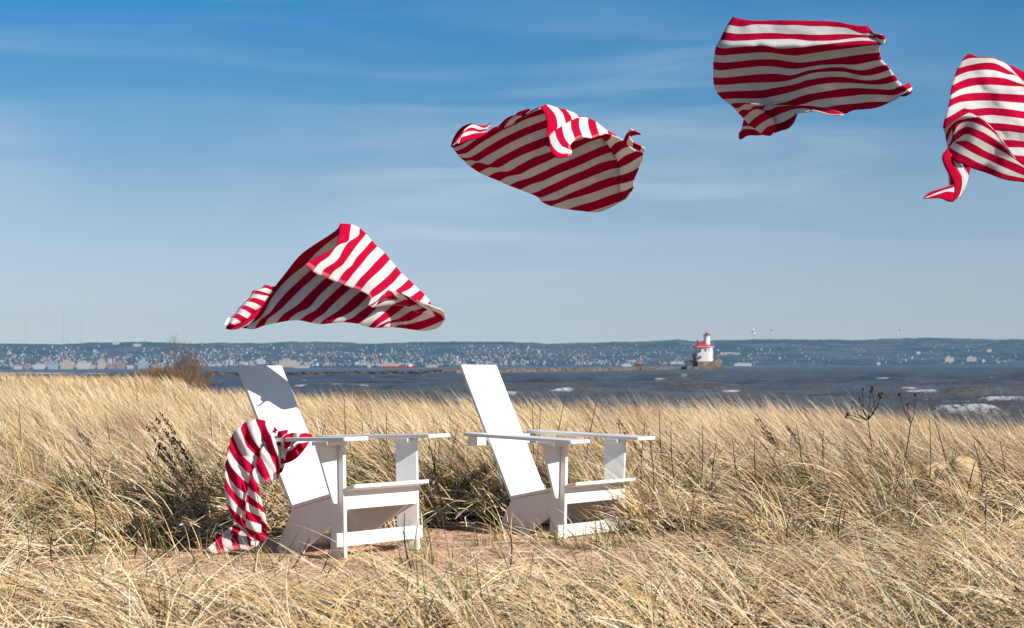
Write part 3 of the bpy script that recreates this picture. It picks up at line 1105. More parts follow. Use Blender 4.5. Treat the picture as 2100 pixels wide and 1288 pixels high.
# the curl in front of it
dB = arch(1170, 260, 0, 0)
curl = plane(dB - 0.05, 0.50, 0.40, 1190, 255, lambda px, py, s, t: (0.55 * max(0.0, (1140 - px) / 22.0) * 0.05))
rows = [
    d_((62, 425), (70, 530), (110, 612), (180, 642), (306, 612)), d_((60, 398), (82, 480), (122, 545), (190, 590), (308, 592)), d_((120, 338), (145, 430), (200, 510), (306, 556)), d_((197, 288), (215, 380), (245, 450), (290, 502)),
    d_((295, 231), (300, 310), (330, 400), (346, 442)), d_((388, 194), (390, 300), (428, 412)), d_((485, 199), (490, 290), (532, 422)), d_((568, 238), (582, 300), (612, 392)), d_((700, 333), (707, 374)), d_((795, 383), (800, 398)),
]
T.patch(rows, Cc, curl, 'r', cols=18, wr=0.004, seed=15, hem='end')
T.patch([d_((40, 412), (32, 470), (40, 515)), d_((78, 420), (76, 470), (78, 518))], Cc, plane(dB - 0.02, -0.6, 0, 1125, 290), 'r', cols=8, wr=0)
# little tail at the right
tl = lambda px, py, s, t: un2(px, py, s, t) - 0.14
rows = [d_((880, 440), (905, 385), (938, 342)), d_((918, 490), (922, 440), (942, 400)), d_((983, 522), (984, 490), (988, 466)), d_((1062, 562), (1073, 535), (1075, 510)), d_((1106, 572), (1116, 550), (1110, 528))]
T.patch(rows, Cc, lambda px, py, s, t: un2(px, py, s, t) - 0.13 - 0.03 * s, 'r', cols=8, wr=0, seed=16)
T.patch([d_((932, 350), (970, 328), (1010, 343), (1066, 372)), d_((936, 415), (980, 392), (1030, 381), (1070, 384))], Cc, lambda px, py, s, t: un2(px, py, s, t) - 0.10, 'r', cols=10, wr=0)
T.patch([d_((930, 350), (955, 322), (985, 328)), d_((936, 362), (962, 338), (990, 340))], Cc, lambda px, py, s, t: un2(px, py, s, t) - 0.11, 'w', cols=6, wr=0)
# pink curl at the left tip
tip = plane(un2(945, 285, 0, 0) - 0.03, 0.35, 0.30, 945, 285)
rows = [
    [(88, 462), (140, 400), (200, 318), (282, 258), (350, 276), (430, 282), (497, 240)], [(108, 472), (170, 390), (215, 312), (292, 270), (360, 292), (425, 312), (490, 262)], [(118, 477), (185, 362), (250, 312), (300, 308), (360, 330), (450, 318)],
    [(128, 479), (180, 378), (250, 347), (312, 345), (372, 358), (425, 345)], [(140, 480), (165, 415), (230, 395), (320, 368), (400, 362), (440, 350)], [(150, 480), (240, 446), (340, 427), (400, 402), (445, 365)],
]
T.patch(rows, Cc, tip, 'r', cols=18, wr=0.002, seed=17)
T.patch([[(52, 518), (80, 430), (130, 345), (200, 285), (282, 256)], [(92, 466), (120, 425), (150, 380), (205, 312), (284, 260)]], Cc, plane(un2(945, 285, 0, 0) - 0.01, -1.3, 0.2, 945, 285), 'r', cols=12, wr=0)
T.build('striped towel billowing like a hammock, between the tent-shaped towel and the two higher ones', TG)

# ---- flat flying towel, upper right
T = Towel()


def EG(e, g=()):
    return [(1450 + x / 4.768, 25 + y / 4.768) for x, y in e] + [(1650 + x / 5.6, 25 + y / 5.6) for x, y in g]


idc = lambda x, y: (x, y)
D3 = 7.7


def ex3(px, py, s, t):
    k = D3 / F_PX
    v = 1.05 * max(0.0, 92 - py) * k
    v += 0.030 * math.exp(-((py - (96 - 0.02 * (px - 1600))) / 9.0) ** 2) * (1 if px > 1560 else 0.3) * -1
    v += 0.020 * math.sin((px * 0.4 + py) / 17.0) * min(1, max(0, (py - 110) / 40)) * 0.5
    v += -0.05 * max(0.0, (1500 - px) / 35.0) ** 2 * -1
    return v


p3 = plane(D3, -0.42, -0.62, 1640, 140, ex3)
rows = [
    EG([(255, 45), (300, 60), (400, 80), (520, 86), (700, 80), (900, 85)], [(20, 101), (250, 105), (400, 118), (500, 140), (640, 160), (716, 159)]),
    EG([(200, 125), (330, 145), (450, 125), (580, 125), (750, 130), (900, 130)], [(0, 160), (80, 165), (200, 165), (330, 172), (480, 185), (600, 230), (680, 250), (783, 243)]),
    EG([(162, 195), (300, 215), (450, 210), (620, 205), (800, 215), (930, 216)], [(50, 262), (250, 262), (400, 255), (560, 258), (700, 268), (800, 283), (860, 270), (908, 262)]),
    EG([(130, 270), (250, 285), (400, 280), (540, 270), (700, 268), (850, 268)], [(0, 330), (50, 335), (250, 335), (400, 325), (600, 298), (750, 300), (850, 310), (926, 312)]),
    EG([(90, 335), (170, 352), (300, 340), (450, 330), (580, 330), (700, 352), (850, 345)], [(0, 398), (150, 380), (400, 355), (600, 335), (750, 335), (850, 350), (905, 362)]),
    EG([(78, 412), (130, 422), (300, 408), (450, 395), (600, 390), (750, 412), (870, 420)], [(0, 480), (100, 465), (300, 435), (500, 410), (700, 385), (865, 377)]),
    EG([(66, 485), (180, 493), (350, 475), (500, 460), (650, 458), (800, 480), (900, 490)], [(0, 572), (200, 548), (400, 520), (600, 490), (750, 470), (862, 458)]),
    EG([(65, 555), (130, 568), (300, 548), (480, 530), (620, 528), (750, 545), (850, 555)], [(0, 640), (150, 610), (300, 600), (450, 598), (580, 600), (700, 578), (800, 555), (885, 546)]),
    EG([(63, 635), (150, 640), (300, 625), (500, 605), (680, 602), (800, 617), (900, 600)], [(0, 680), (150, 655), (300, 632), (430, 630), (560, 655), (660, 665), (780, 640), (860, 615), (937, 604)]),
    EG([(72, 710), (200, 708), (400, 690), (580, 685), (750, 675), (880, 643)], [(0, 725), (150, 690), (320, 678), (480, 685), (600, 715), (720, 725), (850, 700), (978, 658)]),
    EG([(98, 783), (250, 772), (400, 768), (560, 760), (650, 740), (800, 715), (900, 692)], [(0, 785), (130, 760), (280, 740), (450, 740), (600, 765), (700, 780), (850, 770), (1028, 718)]),
    EG([(158, 850), (300, 843), (450, 843), (560, 838), (700, 810), (850, 770)], [(0, 865), (150, 830), (300, 810), (470, 808), (620, 815), (780, 830), (920, 825), (1073, 783)]),
    EG([(232, 905), (280, 885), (400, 893), (560, 905), (680, 895), (800, 865)], [(0, 950), (200, 915), (400, 880), (600, 868), (750, 875), (900, 885), (1010, 885), (1122, 838)]),
    EG([(238, 909), (290, 898), (420, 898), (560, 910), (700, 912), (840, 912)], [(0, 1048), (120, 1010), (300, 985), (500, 965), (700, 945), (850, 945), (1040, 950), (1165, 893)]),
    EG([(245, 913), (420, 903), (560, 914), (700, 916), (880, 916)], [(0, 1082), (100, 1076), (240, 1090), (400, 1065), (600, 1045), (750, 1030), (880, 1025), (1000, 1020), (1100, 955)]),
    EG([(250, 916), (420, 908), (560, 917), (700, 920), (880, 920)], [(0, 1086), (120, 1080), (250, 1094), (350, 1130), (462, 1168), (560, 1125), (780, 1105), (900, 1070), (1000, 1022), (1100, 960)]),
]
T.patch(rows, idc, p3, 'r', cols=40, wr=0.009, seed=21)
E3 = conv(1450, 25, 4.768)
lf = lambda px, py, s, t: p3(px, py, s, t) - 0.03 - 0.06 * t
rows = [
    EG([(553, 915), (620, 908), (700, 912), (880, 918), (1000, 920)], [(150, 1092), (300, 1118), (445, 1168)]),
    EG([(545, 957), (610, 960), (680, 930), (800, 918), (950, 920), (1049, 926)], [(150, 1095), (300, 1122), (450, 1170)]),
    EG([(640, 1027), (730, 990), (850, 950), (950, 943), (1040, 962)], [(60, 1122), (130, 1131), (300, 1175), (445, 1176)]),
    EG([(664, 1096), (740, 1075), (820, 1030), (880, 990), (960, 980), (1049, 970)], [(60, 1126), (130, 1134), (300, 1178), (440, 1178)]),
]
T.patch(rows, idc, lf, 'w', cols=22, wr=0.004, seed=22)
T.patch([EG([(664, 1096), (740, 1075), (820, 1030), (882, 988)]), EG([(660, 1180), (720, 1157), (790, 1137), (845, 1080), (882, 990)])], idc, lf, 'r', cols=12, wr=0.003)
lfl = lambda px, py, s, t: p3(px, py, s, t) - 0.05 - 0.05 * s
rows = [
    [(235, 905), (300, 890), (400, 895)], [(270, 938), (320, 930), (370, 898), (430, 895)], [(305, 982), (350, 950), (420, 950), (460, 915), (560, 910)], [(358, 1035), (420, 975), (480, 945), (545, 957)],
    [(408, 1090), (470, 1030), (565, 972)], [(465, 1138), (540, 1075), (640, 1027)], [(530, 1183), (590, 1120), (664, 1094)], [(560, 1200), (620, 1207), (665, 1165), (690, 1160)],
]
T.patch(rows, E3, lfl, 'r', cols=12, wr=0.003, seed=23)
rows = [[(360, 1038), (390, 1070), (415, 1095)], [(342, 1115), (390, 1108), (440, 1118)], [(325, 1165), (380, 1140), (475, 1145)], [(312, 1180), (318, 1250), (400, 1206), (480, 1205), (565, 1200)]]
T.patch(rows, E3, lambda px, py, s, t: p3(px, py, s, t) + 0.05, 'r', cols=12, wr=0.003, seed=24)
G3 = conv(1650, 25, 5.6)
rows = [[(1138, 853), (1165, 825), (1190, 810)], [(1172, 892), (1200, 880), (1228, 862)], [(1195, 915), (1215, 905), (1232, 880)], [(1100, 962), (1150, 964), (1190, 945), (1226, 930)]]
T.patch(rows, G3, lambda px, py, s, t: p3(px, py, s, t) - 0.03 + 0.05 * s, 'r', cols=8, wr=0)
T.patch([[(716, 159), (780, 240), (860, 255), (915, 268)], [(783, 243), (830, 285), (880, 315), (926, 314)], [(860, 350), (890, 372), (915, 350), (930, 312)]], G3, lambda px, py, s, t: p3(px, py, s, t) + 0.01 - 0.05 * s, 'r', cols=10, wr=0)
T.build('flat striped towel with level stripes, highest of the flying towels', TG)

# ---- towel leaving the frame
T = Towel()
H4 = conv(1880, 95, 3.903)
D4 = 8.2


def ex4(px, py, s, t):
    return 0.012 * math.sin((px * 0.5 + py) / 15.0) + 0.010 * math.sin((px - 0.6 * py) / 21.0)


p4 = plane(D4, 0.28, -0.06, 2010, 220, ex4)
rows = [
    [(372, 100), (410, 60), (460, 72), (500, 88), (600, 95), (740, 148), (860, 205), (1000, 260), (1150, 330)],
    [(358, 118), (430, 95), (520, 92), (620, 100), (720, 145), (800, 230), (862, 285), (1000, 340), (1150, 400)],
    [(330, 175), (420, 150), (520, 132), (620, 135), (700, 175), (800, 236), (862, 290), (1000, 345), (1150, 405)],
    [(303, 245), (400, 205), (520, 188), (620, 195), (720, 225), (800, 240), (862, 294), (1000, 350), (1150, 410)],
    [(283, 312), (400, 260), (520, 247), (640, 250), (720, 262), (800, 290), (862, 308), (1000, 355), (1150, 415)],
    [(268, 395), (350, 345), (480, 312), (620, 310), (760, 320), (862, 324), (1000, 362), (1150, 420)],
    [(266, 425), (380, 385), (520, 372), (680, 378), (862, 390), (1000, 415), (1150, 460)],
    [(250, 492), (340, 450), (480, 435), (620, 435), (760, 448), (862, 458), (1000, 480), (1150, 520)],
    [(226, 580), (300, 540), (375, 495), (420, 505), (560, 492), (700, 500), (862, 525), (1000, 550), (1150, 590)],
    [(215, 662), (300, 600), (420, 530), (480, 557), (600, 550), (740, 565), (862, 582), (1000, 610), (1150, 650)],
    [(290, 650), (350, 595), (440, 565), (490, 567), (560, 610), (700, 620), (862, 640), (1000, 670), (1150, 710)],
    [(480, 575), (555, 615), (622, 672), (740, 680), (862, 696), (1000, 720), (1150, 760)],
    [(560, 620), (620, 680), (675, 741), (770, 750), (862, 762), (1000, 790), (1150, 830)],
    [(620, 685), (680, 745), (716, 806), (790, 808), (862, 814), (1000, 840), (1150, 880)],
    [(700, 780), (740, 835), (760, 869), (800, 873), (862, 880), (1000, 910), (1150, 940)],
    [(745, 840), (775, 880), (830, 932), (862, 950), (1000, 990), (1150, 1020)],
]
T.patch(rows, H4, p4, 'r', cols=34, wr=0.010, seed=31)
lo4 = plane(D4 - 0.06, -0.05, -0.30, 2010, 290, lambda px, py, s, t: 0.03 * math.sin(px / 16.0 + py / 24.0))
rows = [
    [(283, 655), (350, 595), (480, 565), (560, 615), (620, 680), (700, 782), (770, 880), (862, 962), (1000, 1040), (1150, 1100)],
    [(285, 700), (340, 625), (420, 602), (500, 625), (600, 680), (690, 775), (770, 878), (862, 964), (1000, 1042), (1150, 1102)],
    [(287, 717), (340, 670), (400, 645), (470, 662), (560, 705), (680, 785), (770, 882), (862, 966), (1000, 1044), (1150, 1104)],
    [(285, 775), (340, 737), (400, 702), (470, 728), (560, 775), (700, 850), (800, 915), (862, 968), (1000, 1046), (1150, 1106)],
    [(300, 770), (350, 758), (400, 757), (470, 790), (560, 843), (700, 900), (800, 940), (862, 972), (1000, 1050), (1150, 1110)],
    [(308, 772), (360, 800), (400, 825), (470, 862), (560, 905), (700, 970), (862, 1035), (1000, 1090), (1150, 1140)],
    [(255, 806), (330, 850), (400, 882), (470, 920), (560, 960), (700, 1020), (862, 1058), (1000, 1110), (1150, 1160)],
    [(252, 815), (290, 908), (370, 945), (440, 975), (560, 1015), (700, 1065), (862, 1090), (1000, 1130), (1150, 1180)],
]
T.patch(rows, H4, lo4, 'r', cols=34, wr=0.008, seed=32)
rows = [[(215, 664), (290, 605), (370, 560), (470, 562)], [(230, 715), (270, 640), (340, 590), (480, 566)], [(240, 775), (265, 700), (300, 625), (340, 592)], [(248, 806), (280, 745), (290, 660), (312, 615)], [(256, 812), (290, 770), (300, 700), (320, 640)]]
T.patch(rows, H4, plane(D4 - 0.03, -0.5, -0.5, 1945, 265), 'w', cols=14, wr=0.003, seed=33)
tail4 = plane(D4 - 0.03, 0.25, 0.0, 1960, 370)
rows = [[(250, 812), (203, 880), (225, 965), (280, 1060), (300, 1130), (290, 1244)], [(268, 860), (290, 915), (315, 970), (355, 1040), (362, 1100), (350, 1165), (325, 1215)],
        [(300, 915), (340, 935), (390, 1010), (388, 1080), (368, 1160), (352, 1192)], [(372, 945), (430, 965), (416, 1040), (396, 1100), (372, 1165)]]
T.patch([rows[0], rows[1]], H4, tail4, 'r', cols=20, wr=0.004, seed=34)
T.patch([rows[1], rows[2]], H4, tail4, 'w', cols=20, wr=0.003, seed=35)
T.patch([[(370, 945), (380, 965), (392, 990), (398, 1005)], [(432, 965), (428, 985), (422, 1005), (415, 1030)]], H4, tail4, 'r', cols=8, wr=0.0)
T.patch([[(372, 950), (392, 1000), (392, 1060), (370, 1160)], [(404, 1010), (413, 1045), (398, 1100), (374, 1165)]], H4, tail4, 'w', cols=10, wr=0.0)
rows = [[(48, 1214), (115, 1163), (210, 1135), (298, 1105)], [(55, 1216), (150, 1175), (220, 1150), (298, 1128)], [(60, 1218), (165, 1185), (240, 1163), (298, 1168)], [(70, 1221), (190, 1217), (250, 1242), (295, 1246)]]
T.patch(rows, H4, tail4, 'r', cols=12, wr=0.003, seed=36)
T.patch([[(252, 1010), (256, 1060), (258, 1112)], [(266, 1030), (270, 1070), (272, 1110)], [(284, 1060), (290, 1085), (294, 1108)]], H4, plane(D4 + 0.02, 0, 0, 1960, 370), 'w', cols=6, wr=0)
T.build('striped towel twisting down to a thin tail, cut off by the right edge', TG)

# ---- towel draped over the chair arm
T = Towel()
K5 = conv(410, 845, 4.154)
D5 = 8.17


def d5(px, py, s, t):
    u = (px - 500) / 45.0
    v = (py - 900) / 100.0
    y = D5 - 0.02 + 0.035 * u * u * (1 if px < 500 else 0.35)
    y += 0.10 * sstep(30, 0, py - 858) * 0.9
    y += -0.05 * sstep(0, 1, v) + 0.06 * sstep(1.0, 2.2, v)
    y += 0.010 * math.sin(px / 7.5 + py / 30.0) + 0.014 * math.sin(px / 5.0 - py / 16.0) * float(sstep(0.9, 0.2, abs(v)))
    y += 0.013 * math.sin((px - 0.45 * (py - 860)) / 4.6 + 1.4 * math.sin(py / 27.0)) * float(sstep(856, 900, py))
    return float(y)


f0 = lambda o: (lambda px, py, s, t: d5(px, py, s, t) + o)
rows = [
    [(475, 57), (520, 120), (560, 185), (600, 200)],
]
# hanging main panel
rows = [
    [(480, 56), (490, 105), (510, 150), (533, 217), (556, 256), (520, 312)],
    [(400, 86), (412, 128), (435, 190), (470, 255), (518, 314)],
    [(360, 112), (345, 145), (365, 210), (395, 290), (440, 340), (490, 386)],
    [(300, 165), (284, 192), (308, 270), (350, 350), (400, 410), (458, 462)],
    [(262, 225), (245, 288), (285, 390), (340, 450), (400, 505), (440, 542)],
    [(242, 290), (232, 370), (262, 455), (320, 530), (370, 580), (418, 614)],
    [(228, 380), (222, 455), (245, 550), (300, 620), (350, 670), (398, 697)],
    [(221, 470), (219, 560), (250, 630), (300, 690), (350, 735), (392, 770)],
    [(219, 590), (220, 655), (270, 740), (330, 805), (391, 854)],
    [(222, 690), (232, 768), (280, 830), (330, 880), (392, 927)],
    [(240, 800), (290, 905), (340, 960), (395, 1005), (430, 1030)],
    [(300, 925), (350, 992), (390, 1040), (430, 1062), (500, 1108)],
]
rows = [r + [(r[-1][0] + 16, r[-1][1] + 9)] if 0 < i < 11 else r for i, r in enumerate(rows)]
T.patch(rows, K5, f0(0.0), 'w', cols=24, wr=0.014, seed=41)
# gathered top, over the arm towards the back
rows = [
    [(480, 56), (490, 105), (510, 150), (533, 217), (556, 256)],
    [(558, 77), (560, 115), (578, 160), (600, 200), (606, 208)],
    [(600, 120), (625, 168), (640, 168), (660, 175), (660, 230)],
]
T.patch(rows, K5, f0(-0.012), 'r', cols=14, wr=0.012, seed=42)
T.patch([[(638, 126), (626, 150), (624, 168)], [(664, 158), (650, 162), (640, 170)]], K5, f0(-0.02), 'r', cols=6, wr=0)
# short lit panel in front of the fold
rows = [
    [(480, 455), (448, 510), (465, 575), (495, 622)],
    [(478, 438), (490, 490), (520, 540), (550, 570), (557, 602)],
    [(545, 275), (513, 352), (540, 420), (575, 500), (600, 560), (608, 588)],
    [(556, 250), (580, 330), (605, 400), (640, 470), (655, 545), (657, 572)],
    [(604, 203), (630, 290), (665, 380), (676, 450), (670, 550)],
    [(660, 175), (660, 250), (690, 310), (692, 400), (688, 490)],
]
T.patch(rows, K5, f0(-0.045), 'w', cols=18, wr=0.008, seed=43, hem='end')
# knots and bundle along the arm
rows = [[(668, 165), (660, 215), (662, 265), (690, 300)], [(742, 150), (745, 178), (700, 210), (692, 295)]]
T.patch(rows, K5, f0(-0.07), 'r', cols=10, wr=0.004, seed=44)
rows = [[(745, 180), (695, 215), (690, 300), (695, 390)], [(740, 200), (718, 220), (725, 300), (720, 390)]]
T.patch(rows, K5, f0(-0.075), 'w', cols=10, wr=0.004, seed=45)
rows = [[(735, 190), (715, 225), (720, 280), (722, 320)], [(808, 174), (780, 220), (765, 285), (728, 318)], [(852, 182), (830, 235), (790, 265), (772, 292)], [(905, 178), (955, 195), (955, 218), (900, 220), (832, 240)]]
T.patch(rows, K5, f0(-0.10), 'r', cols=14, wr=0.006, seed=46)
rows = [[(690, 395), (712, 400), (720, 420)], [(690, 440), (705, 440), (722, 438)], [(684, 480), (700, 475), (716, 470)], [(672, 530), (700, 510), (712, 470)]]
T.patch(rows, K5, f0(-0.05), 'r', cols=6, wr=0.001, seed=47)
rows = [[(775, 292), (800, 275), (850, 262)], [(735, 340), (780, 322), (850, 266)], [(718, 440), (800, 410), (870, 345), (932, 252)]]
T.patch(rows, K5, f0(0.02), 'w', cols=14, wr=0.003, seed=48)
T.patch([[(696, 300), (690, 350), (688, 400)], [(752, 300), (735, 350), (718, 440)]], K5, f0(-0.02), 'w', cols=8, wr=0.002)
# lower front flap
rows = [
    [(440, 540), (465, 595), (492, 624)], [(412, 632), (440, 662), (480, 688)], [(402, 700), (440, 727), (494, 768)], [(395, 767), (440, 792), (513, 828)],
    [(391, 837), (450, 862), (519, 888)], [(392, 907), (450, 937), (521, 957)], [(394, 977), (450, 1007), (521, 1032)], [(420, 1047), (470, 1082), (515, 1107)],
]
T.patch(rows, K5, f0(-0.05), 'r', cols=10, wr=0.008, seed=49)
rows = [[(485, 628), (492, 640), (500, 660)], [(482, 690), (500, 712), (520, 735)], [(498, 770), (515, 790), (533, 812)], [(512, 840), (530, 850), (552, 865)], [(519, 915), (545, 935), (567, 955)], [(520, 1108), (548, 1095), (566, 1060), (572, 1000)]]
T.patch(rows, K5, f0(0.0), 'r', cols=6, wr=0.002, seed=50)


# tail on the sand
def d5t(px, py, s, t):
    return 8.12 + 0.0016 * (1145 - py) + 0.02 * float(vnoise(px / 12.0, py / 12.0, 3))


rows = [
    [(58, 1166), (90, 1190), (125, 1207)], [(127, 1104), (135, 1160), (152, 1202)], [(188, 1038), (192, 1110), (215, 1190)], [(275, 978), (262, 1070), (288, 1174)],
    [(352, 995), (325, 1070), (352, 1172)], [(395, 1020), (400, 1080), (425, 1174)], [(440, 1090), (435, 1120), (445, 1160)], [(505, 1100), (500, 1120), (480, 1145)],
]
T.patch(rows, K5, d5t, 'w', cols=12, wr=0.006, seed=51, hem='end')
rows = [[(310, 948), (330, 990), (345, 1020)], [(420, 1045), (400, 1060), (380, 1070)], [(500, 1105), (450, 1110), (400, 1120)]]
T.patch(rows, K5, lambda px, py, s, t: d5t(px, py, s, t) + 0.02, 'r', cols=8, wr=0.003, seed=52)
T.build('rumpled striped towel hanging from the chair arm down to the sand', None)

# ------------------------------------------------------------------ lighthouse at the end of the pier
LH_D = 763.0
MP = LH_D / F_PX                       # metres per photo pixel there
lh_c = at(1443, 755, LH_D)
LX = lh_c.x
wall_w = mat('lighthouse_white', (0.78, 0.775, 0.75), 0.7, 0.2)
noise_mix(wall_w, (0.70, 0.69, 0.66), (0.80, 0.795, 0.78), 0.7, 5, 0.3, 0.7)
roof_r = mat('roof_red', (0.55, 0.045, 0.035), 0.5, 0.3)
conc = mat('concrete_weathered', (0.3, 0.25, 0.2), 0.9, 0.1)
noise_mix(conc, (0.11, 0.082, 0.07), (0.28, 0.21, 0.165), 0.5, 6, 0.35, 0.65, vec_scale=(1, 1, 0.3))
dark = mat('dark_iron', (0.025, 0.025, 0.03), 0.5, 0.3)
glass_d = mat('dark_window', (0.03, 0.04, 0.05), 0.2, 0.5)


def zpx(py, D=LH_D, px=1440):
    return at(px, py, D).z


def xpx(px, D=LH_D):
    return at(px, 750, D).x


lh = empty('lighthouse', (LX, LH_D, WATER_Z))
tag(lh, 'white lighthouse with red roof and round tower on a concrete crib', 'lighthouse')
lh_inv = Matrix.Translation((-LX, -LH_D, -WATER_Z))


def lpart(name, bm, m, parent=None, smooth=False, bev=0.0):
    bmesh.ops.transform(bm, verts=bm.verts, matrix=lh_inv)
    return obj(name, bm_done(bm, name, smooth=smooth, bevel=bev), m, parent or lh)


zb, ze = zpx(741), zpx(711)
x0, x1 = xpx(1426), xpx(1461.5)
bw_ = x1 - x0
cxb, cyb = (x0 + x1) / 2, LH_D


def oval(sx, sy, n=28, ex=2.6):
    out = []
    for k in range(n):
        t = 2 * math.pi * k / n
        c, s = math.cos(t), math.sin(t)
        out.append((sx * math.copysign(abs(c) ** (2 / ex), c), sy * math.copysign(abs(s) ** (2 / ex), s)))
    return out


RB = Matrix.Rotation(R(-9), 4, 'Z')


def oval_wall(sx, sy, z0, z1, sx2=None, sy2=None, ex=2.6):
    bm = bmesh.new()
    a = [bm.verts.new((p[0], p[1], z0)) for p in oval(sx, sy, ex=ex)]
    b = [bm.verts.new((p[0], p[1], z1)) for p in oval(sx2 or sx, sy2 or sy, ex=ex)]
    n = len(a)
    for k in range(n):
        bm.faces.new((a[k], a[(k + 1) % n], b[(k + 1) % n], b[k]))
    bm.faces.new(a[::-1])
    bm.faces.new(b)
    bmesh.ops.transform(bm, verts=bm.verts, matrix=Matrix.Translation((cxb, cyb, 0)) @ RB)
    return bm


hs = bw_ / 2 * 1.0
lpart('keepers_house', oval_wall(hs, hs * 1.12, zb, ze, ex=4.5), wall_w)
bm = oval_wall(hs * 1.17, hs * 1.3, ze, zpx(702), hs * 0.34, hs * 0.45, ex=4.0)
bmesh.ops.transform(bm, verts=[v for v in bm.verts if v.co.z > ze + 0.5], matrix=Matrix.Translation((-hs * 0.22, 0, 0)))
b2 = oval_wall(hs * 1.17, hs * 1.3, ze - 0.25, ze - 0.003, ex=4.0)
rf = lpart('roof', bm, roof_r)
lpart('eave', b2, wall_w, rf)
bm = bmesh.new()
bm_box(bm, xpx(1429.5), xpx(1432), LH_D - 1.0, LH_D - 0.3, zpx(704), zpx(697))
lpart('chimney', bm, roof_r, rf)
# windows on the lit side
for px_, y0_, y1_ in ((1434.5, 721, 715.5), (1444.8, 720.5, 716), (1451.5, 720.5, 716), (1434.5, 734.5, 730)):
    bm = bmesh.new()
    xx = xpx(px_)
    u_ = abs(xx - cxb) / (hs * 1.02)
    yy = LH_D - hs * 1.155
    bm_box(bm, xx - 0.3, xx + 0.3, yy - 0.06, yy + 1.6, zpx(y0_), zpx(y1_))
    lpart('window', bm, glass_d)
bm = bmesh.new()
bm_box(bm, xpx(1425.4), xpx(1430.0), LH_D - hs * 0.62, LH_D - hs * 0.2, zpx(721), zpx(715.5))
lpart('window', bm, glass_d)
bm = bmesh.new()
bm_box(bm, xpx(1420.5), xpx(1425.6), LH_D - hs * 0.7, LH_D + 1.0, zpx(752), zpx(725))
lpart('entrance_stair', bm, dark)
# tower
tx = xpx(1449.0)
tr = 5.9 * MP
TYO = -0.55 * hs
bm = bmesh.new()
bm_lathe(bm, [(tr * 1.02, zpx(713)), (tr, zpx(692)), (tr, zpx(690.6)), (tr * 1.28, zpx(690.2)), (tr * 1.28, zpx(689.2))], 24, tx, LH_D + TYO)
tw = lpart('tower', bm, wall_w, smooth=False)
bm = bmesh.new()
gr = tr * 1.22
for k in range(16):
    a = 2 * math.pi * k / 16
    bm_tube(bm, [(tx + gr * math.cos(a), LH_D + TYO + gr * math.sin(a), zpx(689.2)), (tx + gr * math.cos(a), LH_D + TYO + gr * math.sin(a), zpx(686.2))], 0.05, 4)
for zz in (686.2, 687.7):
    bm_tube(bm, [(tx + gr * math.cos(2 * math.pi * k / 24), LH_D + TYO + gr * math.sin(2 * math.pi * k / 24), zpx(zz)) for k in range(25)], 0.05, 4)
lpart('gallery_railing', bm, dark, tw)
lr = tr * 0.56
bm = bmesh.new()
bm_lathe(bm, [(lr, zpx(689.1)), (lr, zpx(686.5))], 16, tx, LH_D + TYO)
ln = lpart('lantern_room', bm, glass_d)
bm = bmesh.new()
bm_lathe(bm, [(lr * 1.15, zpx(686.6)), (lr * 1.25, zpx(686.2)), (lr * 1.1, zpx(684.6)), (lr * 0.7, zpx(683.1)), (lr * 0.25, zpx(682.1)), (lr * 0.22, zpx(681.2)), (0.05, zpx(677.8))], 16, tx, LH_D + TYO)
lpart('dome', bm, roof_r, ln, smooth=True)
# crib
bm = bmesh.new()
bm_box(bm, xpx(1427.5), xpx(1475.5), LH_D - 6.5, LH_D + 6.0, zpx(751.5), zb)
lpart('crib', bm, conc, bev=0.1)
bm = bmesh.new()
bm_prism(bm, [(xpx(1462), LH_D - 6.3, zb), (xpx(1475.3), LH_D - 6.3, zb), (xpx(1475.3), LH_D - 6.3, zpx(735)), (xpx(1470), LH_D - 6.3, zpx(735.5))], (0, 6.0, 0))
lpart('parapet', bm, conc)
bm = bmesh.new()
bm_box(bm, xpx(1404), xpx(1484.5), LH_D - 9.0, LH_D + 8.0, WATER_Z - 2.5, zpx(751.8))
lpart('footing', bm, conc, bev=0.15)
bm = bmesh.new()
yy = LH_D - 6.8
bm_tube(bm, [(xpx(1404.2), yy, zpx(758)), (xpx(1404.2), yy, zpx(741))], 0.22, 6)
bm_tube(bm, [(xpx(1404.2), yy, zpx(742)), (xpx(1421), yy, zpx(738.5))], 0.2, 6)
bm_tube(bm, [(xpx(1405), yy, zpx(750)), (xpx(1419), yy, zpx(739.5))], 0.16, 6)
bm_box(bm, xpx(1401), xpx(1408.5), yy - 1.2, yy + 1.2, zpx(759.5), zpx(753.8))
lpart('boat_davit', bm, dark)

# ------------------------------------------------------------------ pier, breakwater, ship, hut
pier_m = mat('pier_concrete', (0.15, 0.13, 0.11), 0.9, 0.1)
noise_mix(pier_m, (0.07, 0.06, 0.055), (0.20, 0.165, 0.14), 0.25, 6, 0.35, 0.65, vec_scale=(1, 1, 3))
PX_B = [160, 500, 920, 1050, 1240, 1410]


def base_d(px):
    by = np.interp(px, [130, 200, 300, 500, 700, 920, 1050, 1200, 1404], [781, 778.0, 774.5, 771.3, 769.0, 767.0, 765.0, 762.0, 758.4])
    return (CAMZ - WATER_Z) * F_PX / (by - horizon(px))


def pier_pt(px):
    D = base_d(px)
    return Vector(((px - CX) / F_PX * D, D, WATER_Z))


